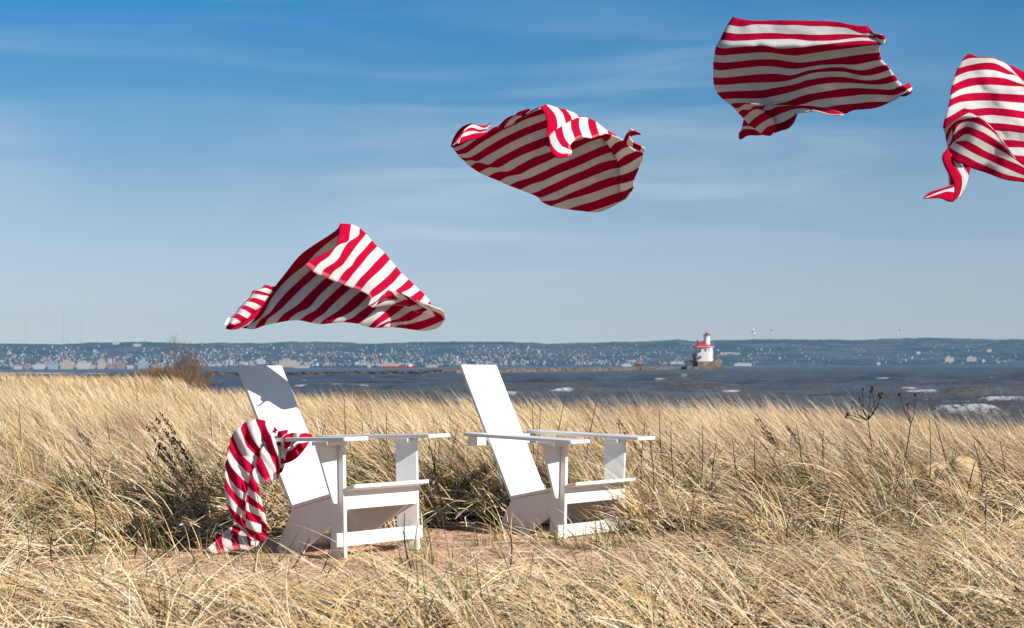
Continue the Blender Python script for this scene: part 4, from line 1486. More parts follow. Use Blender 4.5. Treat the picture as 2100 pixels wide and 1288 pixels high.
bm = bmesh.new()
pp = [pier_pt(p_) for p_ in (905, 960, 1050, 1150, 1250, 1330, 1406)]
top = [at(p_, q_, pier_pt(p_).y).z for p_, q_ in zip((905, 960, 1050, 1150, 1250, 1330, 1406), (758.5, 757.5, 756.2, 754.8, 753.4, 752.4, 751.6))]
sec = []
for i, p_ in enumerate(pp):
    t_ = (pp[min(i + 1, 6)] - pp[max(i - 1, 0)]).normalized()
    nn = Vector((t_.y, -t_.x, 0))
    sec.append([bm.verts.new(q) for q in (p_ + Vector((0, 0, -2)), Vector((p_.x, p_.y, top[i])), Vector((p_.x, p_.y, top[i])) - nn * 5, p_ - nn * 5 + Vector((0, 0, -2)))])
for a, b in zip(sec[:-1], sec[1:]):
    for k in range(3):
        bm.faces.new((a[k], b[k], b[k + 1], a[k + 1]))
bm.faces.new(sec[0])
bm.faces.new(sec[-1][::-1])
tag(obj('pier', bm_done(bm, 'pier'), pier_m), 'long low grey concrete pier leading out to the lighthouse', 'pier')

rock_m = mat('breakwater_rock', (0.12, 0.09, 0.07), 0.9, 0.1)
noise_mix(rock_m, (0.022, 0.019, 0.018), (0.135, 0.105, 0.085), 0.45, 5, 0.42, 0.68)
bm = bmesh.new()
rr = random.Random(3)
for i in range(1500):
    px_ = 120 + (930 - 120) * rr.random() ** 0.9
    p_ = pier_pt(px_)
    lvl = rr.random()
    h_ = at(px_, np.interp(px_, [120, 200, 300, 500, 700, 930], [771, 768, 765, 763.2, 761.5, 758.2]), p_.y).z - WATER_Z
    zz = WATER_Z + (h_ - 0.35) * lvl - 0.1
    s_ = rr.uniform(0.45, 1.1)
    M = Matrix.Translation((p_.x + rr.uniform(-.4, .4), p_.y + lvl * 2.8 + rr.uniform(-.3, 2.0 if lvl > .85 else .3), zz)) @ Matrix.Rotation(rr.uniform(0, 6), 4, 'Z') @ Matrix.Rotation(rr.uniform(-.4, .4), 4, 'X') @ Matrix.Diagonal((s_ * rr.uniform(.8, 1.6), s_, s_ * rr.uniform(.5, .8), 1))
    r_ = bmesh.ops.create_icosphere(bm, subdivisions=1, radius=0.72, matrix=M)
    for v in r_['verts']:
        v.co += Vector((rr.uniform(-.1, .1), rr.uniform(-.1, .1), rr.uniform(-.1, .1)))
tag(obj('breakwater', bm_done(bm, 'breakwater'), rock_m), 'dark rubble stone breakwater between the dune field and the pier', 'breakwater')

sand_far = mat('far_sand', (0.45, 0.33, 0.24), 0.95, 0.05)
bm = bmesh.new()
pts = [(-700, 760.5), (-200, 763), (60, 764), (180, 764.5), (252, 766.5)]
lo_, hi_ = [], []
for px_, ty in pts:
    D = 620
    lo_.append([bm.verts.new((at(px_, 750, D).x, D - 14, WATER_Z - 1)), bm.verts.new((at(px_, 750, D).x, D, at(px_, ty, D).z)), bm.verts.new((at(px_, 750, D).x, D + 40, WATER_Z - 1))])
for a, b in zip(lo_[:-1], lo_[1:]):
    bm.faces.new((a[0], b[0], b[1], a[1]))
    bm.faces.new((a[1], b[1], b[2], a[2]))
tag(obj('sand_spit', bm_done(bm, 'sand_spit'), sand_far), kind='structure', label='low pale sand spit beyond the dune field', cat='sand spit')

hut_m = mat('rusty_brown', (0.16, 0.09, 0.05), 0.8, 0.1)
hp = pier_pt(1310)
hut = empty('pier_hut', hp)
tag(hut, 'small brown hut standing halfway along the concrete pier', 'hut')
k_ = hp.y / F_PX
bm = bmesh.new()
bm_box(bm, -6.5 * k_, 6.5 * k_, 0.5, 4.0, at(1310, 754, hp.y).z - WATER_Z - .5, at(1310, 747.5, hp.y).z - WATER_Z)
obj('hut_wall', bm_done(bm, 'hut_wall'), hut_m, hut)
bm = bmesh.new()
z0_, z1_ = at(1310, 747.4, hp.y).z - WATER_Z, at(1310, 744.8, hp.y).z - WATER_Z
bm_prism(bm, [(-7.5 * k_, 0.2, z0_), (7.5 * k_, 0.2, z0_), (2 * k_, 0.2, z1_), (-3 * k_, 0.2, z1_)], (0, 4.2, 0))
obj('roof', bm_done(bm, 'roof'), hut_m, hut)

SH_D = 2600.0
ship = empty('cargo_ship', at(814, 755, SH_D) * 1.0)
ship.location.z = WATER_Z
tag(ship, 'long red hulled cargo ship lying low behind the breakwater', 'ship')
sk = SH_D / F_PX
zs = lambda py: at(814, py, SH_D).z - WATER_Z
red_h = mat('ship_red', (0.30, 0.03, 0.05), 0.6, 0.2)
bm = bmesh.new()
bm_prism(bm, [(-34 * sk, 0, -1), (34 * sk, 0, -1), (35 * sk, 0, zs(751.8)), (-36 * sk, 0, zs(751.2)), (-37 * sk, 0, zs(750.5))], (0, 9, 0))
obj('hull', bm_done(bm, 'hull'), red_h, ship)
bm = bmesh.new()
bm_box(bm, 24 * sk, 31 * sk, 1.5, 7.5, zs(751.8) - .2, zs(747.2))
bm_box(bm, 26 * sk, 30 * sk, 2.5, 6.5, zs(747.3), zs(745.6))
obj('deckhouse', bm_done(bm, 'deckhouse'), wall_w, ship)
bm = bmesh.new()
bm_box(bm, -27 * sk, 20 * sk, 2, 7, zs(751.8) - .2, zs(750.9))
obj('hatch_coaming', bm_done(bm, 'hatch_coaming'), hut_m, ship)

# ------------------------------------------------------------------ town on the far hillside
hw_ = mat('house_white', (0.50, 0.475, 0.48), 0.8, 0.1)
ht_ = mat('house_tan', (0.48, 0.37, 0.28), 0.8, 0.1)
hb_ = mat('house_brick', (0.34, 0.16, 0.13), 0.8, 0.1)
hg_ = mat('roof_grey', (0.16, 0.15, 0.16), 0.8, 0.1)
hblue = mat('block_blue_grey', (0.30, 0.36, 0.43), 0.7, 0.2)


def house_mesh(i):
    """gabled house, unit width, door side towards -y; two materials"""
    bm = bmesh.new()
    a, b, hh, rh = (0.5, 0.4, 0.55, 0.3) if i == 0 else ((0.5, 0.35, 0.8, 0.25) if i == 1 else (0.5, 0.45, 0.42, 0.18))
    bm_box(bm, -a, a, -b, b, -0.4, hh)
    n0 = len(bm.faces)
    bm_prism(bm, [(-a * 1.08, -b * 1.15, hh + 0.003), (-a * 1.08, b * 1.15, hh + 0.003), (-a * 1.08, 0, hh + rh)], (2 * a * 1.08, 0, 0))
    bm.faces.ensure_lookup_table()
    for f in bm.faces[n0:]:
        f.material_index = 1
    return bm_done(bm, 'hillside_house')


HM = {}
for key, m in (('w', hw_), ('t', ht_), ('b', hb_)):
    HM[key] = []
    for i in range(3):
        me = house_mesh(i)
        me.materials.append(m)
        me.materials.append(hg_ if (i != 1) else m)
        HM[key].append(me)
hrng = random.Random(21)


def hill_y(px, py):
    ys = np.linspace(7010, 9300, 300)
    xs = (px - CX) / F_PX * ys
    zz = hill_z(xs, ys)
    pys = horizon(px) - (zz - CAMZ) / ys * F_PX
    i = int(np.argmin(np.abs(pys - py)))
    return ys[i], zz[i]


HLAB = {'w': ('small white house among trees on the far hillside', 'white houses on the far hillside'),
        't': ('small tan house among trees on the far hillside', 'tan houses on the far hillside'),
        'b': ('small reddish house among trees on the far hillside', 'reddish houses on the far hillside')}


def rand_spot():
    while True:
        px = hrng.uniform(-20, 2120)
        base = 757.0 - 0.0045 * px
        crest = np.interp(px, CR_PX, CR_Y)
        v = hrng.random() ** 1.5
        py = base - 2 - v * (base - crest - 6)
        dens = np.interp(px, [0, 700, 900, 1250, 1450, 1600, 2100], [1.0, 1.0, 0.85, 0.62, 0.4, 0.10, 0.10]) * np.interp(v, [0, 0.5, 0.8, 1], [1, .9, .5, .2])
        dens *= 1.0 if float(vnoise(px / 34.0, py / 9.0, 19)) > -0.05 else 0.25
        if hrng.random() < dens:
            return px, py


nh = 0
while nh < 285:
    px, py = rand_spot()
    y_, z_ = hill_y(px, py)
    key = hrng.choices('wtb', (0.62, 0.25, 0.13))[0]
    o = bpy.data.objects.new('hillside_house', hrng.choice(HM[key]))
    COL.objects.link(o)
    s_ = hrng.uniform(4.5, 8.5) * (1.2 if nh < 50 else 1.0)
    o.scale = (s_ * hrng.uniform(.8, 1.3), s_, s_ * hrng.uniform(.8, 1.15))
    o.location = ((px - CX) / F_PX * y_, y_ - 6, z_ + 6.0)
    o.rotation_euler = (0, 0, hrng.uniform(-0.6, 0.9))
    tag(o, HLAB[key][0], 'house', HLAB[key][1])
    nh += 1
# the countless smaller ones further up and in between
bm = bmesh.new()
for i in range(1900):
    px, py = rand_spot()
    y_, z_ = hill_y(px, py)
    s_ = hrng.uniform(2.2, 4.4)
    n0 = len(bm.faces)
    x_ = (px - CX) / F_PX * y_
    z_ += 6.0
    bm_box(bm, x_ - s_ * .5, x_ + s_ * .5, y_ - s_ * .5, y_ + s_ * .5, z_ - 5, z_ + s_ * .6)
    bm_prism(bm, [(x_ - s_ * .55, y_ - s_ * .55, z_ + s_ * .6 + .01), (x_ - s_ * .55, y_ + s_ * .55, z_ + s_ * .6 + .01), (x_ - s_ * .55, y_, z_ + s_ * .85)], (s_ * 1.1, 0, 0))
    bm.faces.ensure_lookup_table()
    c_ = hrng.choices((0, 1, 2), (.6, .25, .15))[0]
    for f in bm.faces[n0:]:
        f.material_index = c_
tag(obj('distant_houses', bm_done(bm, 'distant_houses'), [hw_, ht_, hb_]), 'countless tiny houses speckling the far wooded hillside', 'houses', kind='stuff')

# larger buildings one can tell apart: px centre, base py, width px, height px, material, storeys, label
BLD = [
    (55, 760, 9, 10, hb_, 3, 'pinkish tower block near the shore, left of the white blocks'),
    (38, 759, 16, 5, hw_, 1, 'low white warehouse at the far left shore'),
    (80, 761, 20, 9, hw_, 3, 'wide white block near the shore, right of the pinkish tower'),
    (110, 760, 20, 9, hblue, 3, 'dull grey block between two pale waterfront blocks'),
    (137, 760, 24, 15, ht_, 5, 'tall wide beige block with a grey front on the waterfront'),
    (172, 760, 26, 13, hw_, 5, 'wide pale blue-white block on the waterfront'),
    (190, 763, 8, 8, ht_, 2, 'small peach block beside the pale blue-white block'),
    (208, 761, 13, 16, ht_, 6, 'cream tower block left of the slim white spire'),
    (228, 752, 4, 17, hw_, 6, 'slim white spire-like tower rising above the downtown'),
    (230, 760, 16, 8, hb_, 2, 'low pink-red building under the slim white spire'),
    (247, 761, 14, 13, hb_, 5, 'orange-brown brick block right of the slim spire'),
    (268, 763, 12, 7, hw_, 2, 'small white waterfront building by the brick block'),
    (293, 761, 18, 15, hblue, 6, 'blue-grey tower block behind the bare bush'),
    (325, 757, 20, 7, ht_, 2, 'low tan hall behind the bare bush'),
    (237, 707, 12, 5, hw_, 1, 'white building on the crest of the hill, leftmost there'),
    (281, 711, 14, 5, hw_, 2, 'pale building on the hill crest near the water tower'),
    (467, 749, 5, 11, hw_, 5, 'slim white tower block, left one of a close pair'),
    (475, 749, 5.5, 11, hw_, 5, 'slim white tower block, right one of a close pair'),
    (498, 748, 16, 6, ht_, 2, 'tan hall between the pair of white towers and the twin block'),
    (535, 748, 16, 10, hw_, 4, 'white twin-winged block above the left chair back'),
    (590, 753, 34, 14, ht_, 4, 'large cream stepped block right of the left chair back'),
    (572, 754, 12, 7, hw_, 2, 'white block in front of the large cream block'),
    (618, 760, 30, 5, ht_, 1, 'long low peach shed along the shore'),
    (732, 748, 8, 6, hw_, 2, 'small white block above the breakwater, alone'),
    (757, 755, 7, 8, ht_, 3, 'narrow tan block left of the red ship'),
    (798, 754, 40, 8, ht_, 2, 'wide tan hall behind the red ship'),
    (885, 753, 24, 4, ht_, 1, 'long low tan shed right of the red ship'),
    (1284, 753, 20, 5, hw_, 1, 'low white shed on the shore by the brown pier hut'),
    (1388, 747, 26, 5, hw_, 1, 'long low white shed left of the lighthouse'),
    (1522, 752, 36, 5, hw_, 1, 'long white waterfront building right of the lighthouse'),
    (1497, 727.5, 40, 4, ht_, 1, 'long pinkish building halfway up the slope right of the lighthouse'),
    (1945, 743, 18, 10, ht_, 4, 'tan apartment block low on the right-hand slope'),
    (1990, 742, 20, 9, ht_, 3, 'row of tan flats beside the right-hand apartment block'),
    (2015, 743, 6, 6, hw_, 2, 'small pale block right of the tan flats'),
    (2027, 723, 9, 7, ht_, 2, 'cream villa high on the right-hand slope'),
    (1882, 727, 8, 6, hw_, 2, 'lone white house halfway up the right-hand slope'),
    (1800, 748, 7, 5, hw_, 1, 'lone white boathouse at the foot of the right-hand slope'),
]
for (px, py, w_, h_, m, st, lab) in BLD:
    py = min(py, 757.4 - 0.0045 * px)
    y_, z_ = hill_y(px, py)
    k_ = y_ / F_PX
    b = empty('town_building', ((px - CX) / F_PX * y_, y_ - 12, z_))
    tag(b, lab, 'building')
    W_, H_ = w_ * k_, h_ * k_
    dep = min(W_, 30)
    bm = bmesh.new()
    bm_box(bm, -W_ / 2, W_ / 2, 0, dep, -8, H_)
    if w_ > 12:
        bm_box(bm, -W_ * 0.3, W_ * 0.12, 3, dep - 3, H_ - 0.01, H_ * 1.28)
    obj('wall', bm_done(bm, 'wall'), m, b)
    bm = bmesh.new()
    bm_box(bm, -W_ / 2 - .4, W_ / 2 + .4, -.4, dep + .4, H_ + .02, H_ + 1.0)
    obj('roof', bm_done(bm, 'roof'), hg_, b)

# masts, water tower
mast_m = mat('mast_steel', (0.30, 0.34, 0.38), 0.6, 0.2)
for (px, ty, by, wd) in ((53, 648, 706, 0.35), (130, 641, 707, 0.8), (140, 687, 707, 0.4), (158, 680, 706, 0.4), (168, 650, 705, 0.45)):
    y_ = 9150.0
    k_ = y_ / F_PX
    zb_ = at(px, by, y_).z - 20
    zt_ = at(px, ty, y_).z
    m_ = empty('antenna_mast', (at(px, by, y_).x, y_, zb_))
    bm = bmesh.new()
    H_ = zt_ - zb_
    r0 = wd * k_ * 0.5
    for a in range(3):
        c_, s_ = math.cos(a * 2.094) * r0, math.sin(a * 2.094) * r0
        bm_tube(bm, [(c_, s_, 0), (c_ * .8, s_ * .8, H_)], 0.35, 4)
    nlv = 16
    for q in range(nlv):
        za = H_ * q / nlv
        zc = H_ * (q + 1) / nlv
        for a in range(3):
            b_a = (a + 1) % 3
            bm_tube(bm, [(math.cos(a * 2.094) * r0, math.sin(a * 2.094) * r0, za), (math.cos(b_a * 2.094) * r0 * .9, math.sin(b_a * 2.094) * r0 * .9, zc)], 0.22, 3)
    obj('lattice', bm_done(bm, 'lattice'), mast_m, m_)
    bm = bmesh.new()
    bm_tube(bm, [(0, 0, H_), (0, 0, H_ + 8)], 0.3, 4)
    obj('antenna', bm_done(bm, 'antenna'), mast_m, m_)
    lab = {53: 'faint lattice mast on the ridge at the far left', 130: 'tallest and darkest lattice mast on the left ridge', 140: 'short mast just right of the tallest lattice mast',
           158: 'short mast left of the second tallest mast', 168: 'second tallest thin mast on the left ridge, rightmost of them'}[px]
    tag(m_, lab, 'mast', 'antenna masts on the left ridge')
y_ = 9000.0
k_ = y_ / F_PX
wt = empty('water_tower', (at(297, 704, y_).x, y_, at(297, 704, y_).z - 8))
tag(wt, 'white bulb water tower on the hill crest at the left', 'water tower')
bm = bmesh.new()
bm_lathe(bm, [(0.9 * k_, 0), (0.55 * k_, 3 * k_), (0.6 * k_, 6.5 * k_)], 12)
obj('column', bm_done(bm, 'column', True), hw_, wt)
bm = bmesh.new()
bm_lathe(bm, [(0.6 * k_, 6.4 * k_), (2.2 * k_, 7.2 * k_), (2.9 * k_, 8.3 * k_), (2.5 * k_, 9.3 * k_), (1.2 * k_, 10 * k_), (0.2, 10.2 * k_)], 16)
obj('tank', bm_done(bm, 'tank', True), hw_, wt)

# ------------------------------------------------------------------ gulls
gull_m = mat('gull_feather', (0.30, 0.30, 0.32), 0.8, 0.1)
noise_mix(gull_m, (0.10, 0.10, 0.11), (0.78, 0.78, 0.78), 3.0, 2, 0.42, 0.6)


def gull(px, py, D, span, bank, head, label):
    bm = bmesh.new()
    L_ = 0.42
    bm_lathe(bm, [(0.004, -0.24), (0.03, -0.20), (0.062, -0.06), (0.066, 0.05), (0.048, 0.14), (0.038, 0.17), (0.040, 0.205), (0.026, 0.235), (0.006, 0.27)], 8)
    bmesh.ops.transform(bm, verts=bm.verts, matrix=Matrix.Rotation(math.pi / 2, 4, 'Y'))
    for s in (-1, 1):
        sec_ = []
        for f_, yo, zo, ch, xo in ((0.0, 0.04, 0.02, 0.16, 0.0), (0.3, 0.18, 0.09, 0.15, 0.03), (0.55, 0.32, 0.10, 0.13, 0.02), (0.8, 0.46, 0.06, 0.09, -0.04), (1.0, 0.62, 0.0, 0.02, -0.13)):
            sec_.append([bm.verts.new((xo + ch * .5, s * yo, zo)), bm.verts.new((xo, s * yo, zo + 0.012)), bm.verts.new((xo - ch * .5, s * yo, zo)), bm.verts.new((xo, s * yo, zo - 0.006))])
        for a, b in zip(sec_[:-1], sec_[1:]):
            for k in range(4):
                bm.faces.new((a[k], a[(k + 1) % 4], b[(k + 1) % 4], b[k]))
        bm.faces.new(sec_[-1])
    # tail fan
    bm_prism(bm, [(-0.18, -0.03, 0.0), (-0.33, -0.07, 0.0), (-0.33, 0.07, 0.0), (-0.18, 0.03, 0.0)], (0, 0, 0.008))
    o = obj('gull', bm_done(bm, 'gull', True), gull_m)
    o.location = at(px, py, D)
    o.scale = (span, span, span)
    o.rotation_euler = (bank, 0, head)
    tag(o, label, 'bird', 'gulls over the lake')


gull(1545, 681, 190, 1.15, R(55), R(20), 'dark gull banking just above the hill line near the lighthouse')
gull(1582.5, 677.5, 300, 1.0, R(20), R(200), 'faint gull between the dark banking gull and the pale one')
gull(1848, 676.5, 230, 1.1, R(-25), R(170), 'pale gull flying low above the right-hand hills')

# ------------------------------------------------------------------ straw hat lying in the grass
straw = mat('woven_straw', (0.62, 0.42, 0.20), 0.75, 0.15)
noise_mix(straw, (0.48, 0.32, 0.165), (0.64, 0.46, 0.26), 60, 3, 0.35, 0.65, vec_scale=(1, 1, 6), bump=0.5, bump_scale=140, bump_dist=0.004)
bandm = mat('hat_band', (0.30, 0.17, 0.08), 0.8, 0.1)
HD = 10.6
hp_ = at(1966, 985, HD)
hat = empty('straw_hat', (0, 0, 0))
tag(hat, 'woven straw hat tipped over in the dry grass at right', 'hat')


def hat_surface(prof, n=48, wob=0.0, dent=0.0):
    vs, rings = [], []
    for (r, z) in prof:
        ring = []
        for k in range(n):
            t = 2 * math.pi * k / n
            rr_ = r * (1 + 0.10 * abs(math.cos(t)) ** 2 - 0.06)
            zz_ = z + wob * (r / 0.2) ** 3 * math.sin(2 * t + 0.6)
            if z > 0.06 and r < 0.075:
                zz_ -= dent * max(0.0, math.cos(t) ** 2) * (1 - r / 0.075)
            ring.append((rr_ * math.cos(t), rr_ * math.sin(t), zz_))
        rings.append(ring)
    return rings


def hat_mesh(name, prof, wob, dent, thick):
    bm = bmesh.new()
    rings = hat_surface(prof, 48, wob, dent)
    vr = [[bm.verts.new(p) for p in r] for r in rings]
    n = 48
    for a, b in zip(vr[:-1], vr[1:]):
        for k in range(n):
            bm.faces.new((a[k], a[(k + 1) % n], b[(k + 1) % n], b[k]))
    if prof[-1][0] < 0.02:
        bm.faces.new(vr[-1])
    me = bm_done(bm, name, True)
    o = obj(name, me, straw, hat)
    md = o.modifiers.new('thickness', 'SOLIDIFY')
    md.thickness = thick
    return o


hat_mesh('brim', [(0.215, 0.000), (0.19, -0.004), (0.15, -0.006), (0.105, 0.0)], 0.012, 0, 0.004)
hat_mesh('crown', [(0.105, 0.0), (0.103, 0.035), (0.096, 0.08), (0.085, 0.125), (0.066, 0.155), (0.04, 0.165), (0.012, 0.160)], 0, 0.028, 0.004)
bm = bmesh.new()
n_ = 48
ra = [[bm.verts.new((r * (1 + 0.10 * abs(math.cos(2 * math.pi * k / n_)) ** 2 - 0.06) * math.cos(2 * math.pi * k / n_), r * (1 + 0.10 * abs(math.cos(2 * math.pi * k / n_)) ** 2 - 0.06) * math.sin(2 * math.pi * k / n_), z)) for k in range(n_)] for r, z in ((0.108, 0.006), (0.1065, 0.022))]
for k in range(n_):
    bm.faces.new((ra[0][k], ra[0][(k + 1) % n_], ra[1][(k + 1) % n_], ra[1][k]))
hb2 = obj('hat_band', bm_done(bm, 'hat_band', True), straw, hat)
hat.matrix_world = Matrix.Translation(hp_) @ Matrix.Rotation(R(14), 4, 'Y') @ Matrix.Rotation(R(34), 4, 'X') @ Matrix.Scale(1.0, 4)


# ------------------------------------------------------------------ vegetation
STRAW = np.array([[0.60, 0.415, 0.22], [0.72, 0.54, 0.335], [0.48, 0.31, 0.155], [0.25, 0.16, 0.08], [0.80, 0.655, 0.46], [0.11, 0.072, 0.042], [0.54, 0.335, 0.145]])
GREEN = np.array([[0.06, 0.085, 0.022], [0.12, 0.15, 0.045], [0.17, 0.19, 0.065]])
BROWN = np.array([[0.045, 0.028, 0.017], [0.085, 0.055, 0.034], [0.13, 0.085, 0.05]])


class Blades:
    def __init__(self):
        self.V, self.F, self.C, self.n = [], [], [], 0

    def add(self, bx, by, bz, az, Ln, phi0, phi1, w, col, nseg=5, twist=None, floor=True, tipcol=None):
        """ribbons: base, lean azimuth, length, start angle from vertical, extra bend, width, colour"""
        n = len(bx)
        t = np.linspace(0, 1, nseg + 1)
        ds = 1.0 / nseg
        phi = phi0[:, None] + phi1[:, None] * (t[None, :] ** 1.3)
        pm = 0.5 * (phi[:, 1:] + phi[:, :-1])
        hx = np.concatenate([np.zeros((n, 1)), np.cumsum(np.sin(pm) * ds, 1)], 1) * Ln[:, None]
        hz_ = np.concatenate([np.zeros((n, 1)), np.cumsum(np.cos(pm) * ds, 1)], 1) * Ln[:, None]
        az_ = az[:, None] + (twist[:, None] if twist is not None else 0.0) * t[None, :]
        X = bx[:, None] + hx * np.cos(az_)
        Y = by[:, None] + hx * np.sin(az_)
        Z = bz[:, None] + hz_
        if floor:
            g = ground_z(X, Y) + 0.004 + 0.035 * RNG.random(n)[:, None]
            Z = np.where(t[None, :] > 0, np.maximum(Z, g), Z)
        wid = w[:, None] * np.maximum(1 - t[None, :] ** 1.6, 0.06)
        # rolled leaves, turned to sun and camera to brighten them, with a wide scatter
        nr = np.array([0.62, -1.05, 0.50])[None, :] + RNG.normal(0, 0.5, (n, 3))
        Tn = np.stack([np.sin(phi) * np.cos(az_), np.sin(phi) * np.sin(az_), np.cos(phi)], -1)
        S = np.cross(Tn, nr[:, None, :])
        S /= np.maximum(np.linalg.norm(S, axis=2, keepdims=True), 1e-6)
        S = S * (wid * 0.5)[..., None]
        Cn = np.stack([X, Y, Z], -1)
        A, B = Cn - S, Cn + S
        P = np.stack([A, B], 2).reshape(n, (nseg + 1) * 2, 3)
        base = (np.arange(n) * (nseg + 1) * 2)[:, None]
        k = np.arange(nseg)[None, :] * 2
        F = np.stack([base + k, base + k + 1, base + k + 3, base + k + 2], -1).reshape(-1, 4) + self.n
        cc = np.repeat(col[:, None, :], (nseg + 1) * 2, 1)
        if tipcol is not None:
            tt = np.repeat(t, 2)[None, :, None]
            cc = cc * (1 - tt) + tipcol[:, None, :] * tt
        self.V.append(P.reshape(-1, 3).astype(np.float32))
        self.F.append(F.astype(np.int32))
        self.C.append(cc.reshape(-1, 3).astype(np.float32))
        self.n += n * (nseg + 1) * 2

    def mesh(self, name, tone=False):
        V, C = np.concatenate(self.V), np.concatenate(self.C)
        if tone:                                  # patches of paler and browner growth across the field
            t_ = 1 + 0.32 * fbm(V[:, 0] * 0.55, V[:, 1] * 0.22, 201, 3) + 0.22 * vnoise(V[:, 0] * 2.4, V[:, 1] * 1.1, 207)
            g_ = np.clip(2.2 * (fbm(V[:, 0] * 0.8, V[:, 1] * 0.35, 211, 3) - 0.12), 0, 0.45)[:, None]
            C = C * t_[:, None].astype(np.float32)
            C = C * (1 - g_) + C * np.array([[0.60, 0.52, 0.42]]) * g_
            C = np.clip(C, 0.01, 0.85)
        return mesh_np(name, V, np.concatenate(self.F), C, False)


def straw_cols(n, gfrac=0.0, bfrac=0.06, jit=0.17, bright=False):
    c = STRAW[np.array([0, 1, 4, 0, 2, 1, 6, 4])[RNG.integers(0, 8, n)]].copy() if bright else STRAW[RNG.integers(0, len(STRAW), n)].copy()
    u = RNG.random(n)
    g = u < gfrac
    c[g] = GREEN[RNG.integers(0, len(GREEN), g.sum())]
    b = u > 1 - bfrac
    c[b] = BROWN[RNG.integers(0, len(BROWN), b.sum())]
    return np.clip(c * (1 + RNG.normal(0, jit, (n, 1))), 0.01, 0.8)


def sample_xy(n, y0, y1, amax=0.45, amin=None, power=1.0):
    """points in the wedge in front of the lens, denser near"""
    u = RNG.random(n)
    if power == 2:
        y = np.sqrt(y0 * y0 + u * (y1 * y1 - y0 * y0))
    elif power == 1:
        y = y0 + u * (y1 - y0)
    else:
        y = y0 * (y1 / y0) ** u
    a = RNG.uniform(-amax if amin is None else amin, amax, n)
    return y * a, y


def keep_off_chairs(x, y):
    k = np.ones(len(x), bool)
    for (cx_, cy_, yaw) in ((0.45194, 9.02, 0.69638), (-0.64675, 8.15, 0.66892)):
        dx, dy = x - cx_, y - cy_
        f = dx * math.cos(yaw) - dy * math.sin(yaw)
        w_ = dx * math.sin(yaw) + dy * math.cos(yaw)
        k &= ~((f > -0.75) & (f < 0.14) & (np.abs(w_) < 0.42))
    # the hat pressed the grass down where it lies
    hx = (1966 - CX) / F_PX * y
    k &= ~((x > hx - 0.20) & (x < hx + 0.50) & (y > 9.2) & (y < 10.9) & (RNG.random(len(x)) < np.where(y > 10.2, 0.98, 0.92)))
    # the towel's tail
    k &= ~((np.abs(x + 1.42) < 0.24) & (np.abs(y - 8.1) < 0.30))
    return k


WIND = math.pi        # tips stream towards -x
GB = Blades()


def tufts(nt_, y0, y1, per, rad, Lm, spread, w, power=2, sand_lim=0.35, gfrac=0.0, lean=(0.25, 0.9), bend=(0.5, 1.1), nseg=5, amax=0.45, cond=None, bfrac=0.06):
    nt_ = int(nt_ * 1.2)
    cx_, cy_ = sample_xy(nt_, y0, y1, amax, None, power)
    ok = (sand_mask(cx_, cy_) < sand_lim * (0.6 + 0.8 * RNG.random(nt_))) & keep_off_chairs(cx_, cy_)
    if cond is not None:
        ok &= cond(cx_, cy_)
    cx_, cy_ = cx_[ok], cy_[ok]
    m = len(cx_)
    if m == 0:
        return
    k = RNG.poisson(per, m) + 3
    idx = np.repeat(np.arange(m), k)
    n = len(idx)
    r = rad * np.sqrt(RNG.random(n))
    th = RNG.uniform(0, 2 * math.pi, n)
    bx, by = cx_[idx] + r * np.cos(th), cy_[idx] + r * np.sin(th)
    bz = ground_z(bx, by) - 0.01
    tuft_az = WIND + RNG.normal(0, 0.5, m)
    az = tuft_az[idx] + RNG.normal(0, spread, n)
    tl_ = RNG.uniform(0.75, 1.25, m)
    Ln = Lm * tl_[idx] * RNG.uniform(0.55, 1.2, n)
    tlean = RNG.uniform(lean[0], lean[1], m)
    phi0 = np.clip(tlean[idx] * RNG.uniform(0.2, 1.3, n), 0, 1.45)
    phi1 = RNG.uniform(bend[0], bend[1], n)
    c = straw_cols(n, gfrac, bfrac)
    tone = (1 + RNG.normal(0, 0.10, m))[idx][:, None]
    GB.add(bx, by, bz, az, Ln, phi0, phi1, w * RNG.uniform(0.6, 1.35, n), c * tone, nseg, RNG.normal(0, 0.35, n))


def thatch(n, y0, y1, Lm, w, power=2, hgt=0.07, sand_lim=0.5, keep_sand=0.05, nseg=3, cond=None):
    n = int(n * 1.2)
    x, y = sample_xy(n, y0, y1, 0.45, None, power)
    s_ = sand_mask(x, y)
    ok = ((s_ < sand_lim * RNG.uniform(0.4, 1.4, n)) | (RNG.random(n) < keep_sand)) & keep_off_chairs(x, y)
    if cond is not None:
        ok &= cond(x, y)
    x, y, s_ = x[ok], y[ok], s_[ok]
    n = len(x)
    z = ground_z(x, y) + RNG.random(n) ** 1.5 * hgt * (1 - 0.9 * s_)
    az = np.where(RNG.random(n) < 0.5, WIND + RNG.normal(0, 0.7, n), RNG.uniform(0, 6.28, n))
    GB.add(x, y, z, az, Lm * RNG.uniform(0.4, 1.4, n), RNG.uniform(1.0, 1.65, n), RNG.normal(0.15, 0.3, n), w * RNG.uniform(0.6, 1.3, n), straw_cols(n, 0.02, 0.14, bright=True), nseg, RNG.normal(0, 0.5, n))


def fore_h(x, y):
    """how high the foreground grass stands: low in the middle, higher at the right"""
    lim = 0.93 - 0.1285 * y
    px = CX + F_PX * x / y
    return np.clip(lim + 0.11 * sstep(1180, 1650, px) + 0.06 * sstep(1750, 2000, px) + 0.03 * sstep(350, 100, px) + 0.06 * fbm(x * 1.3, y * 1.3, 83, 2), 0.035, 0.38)


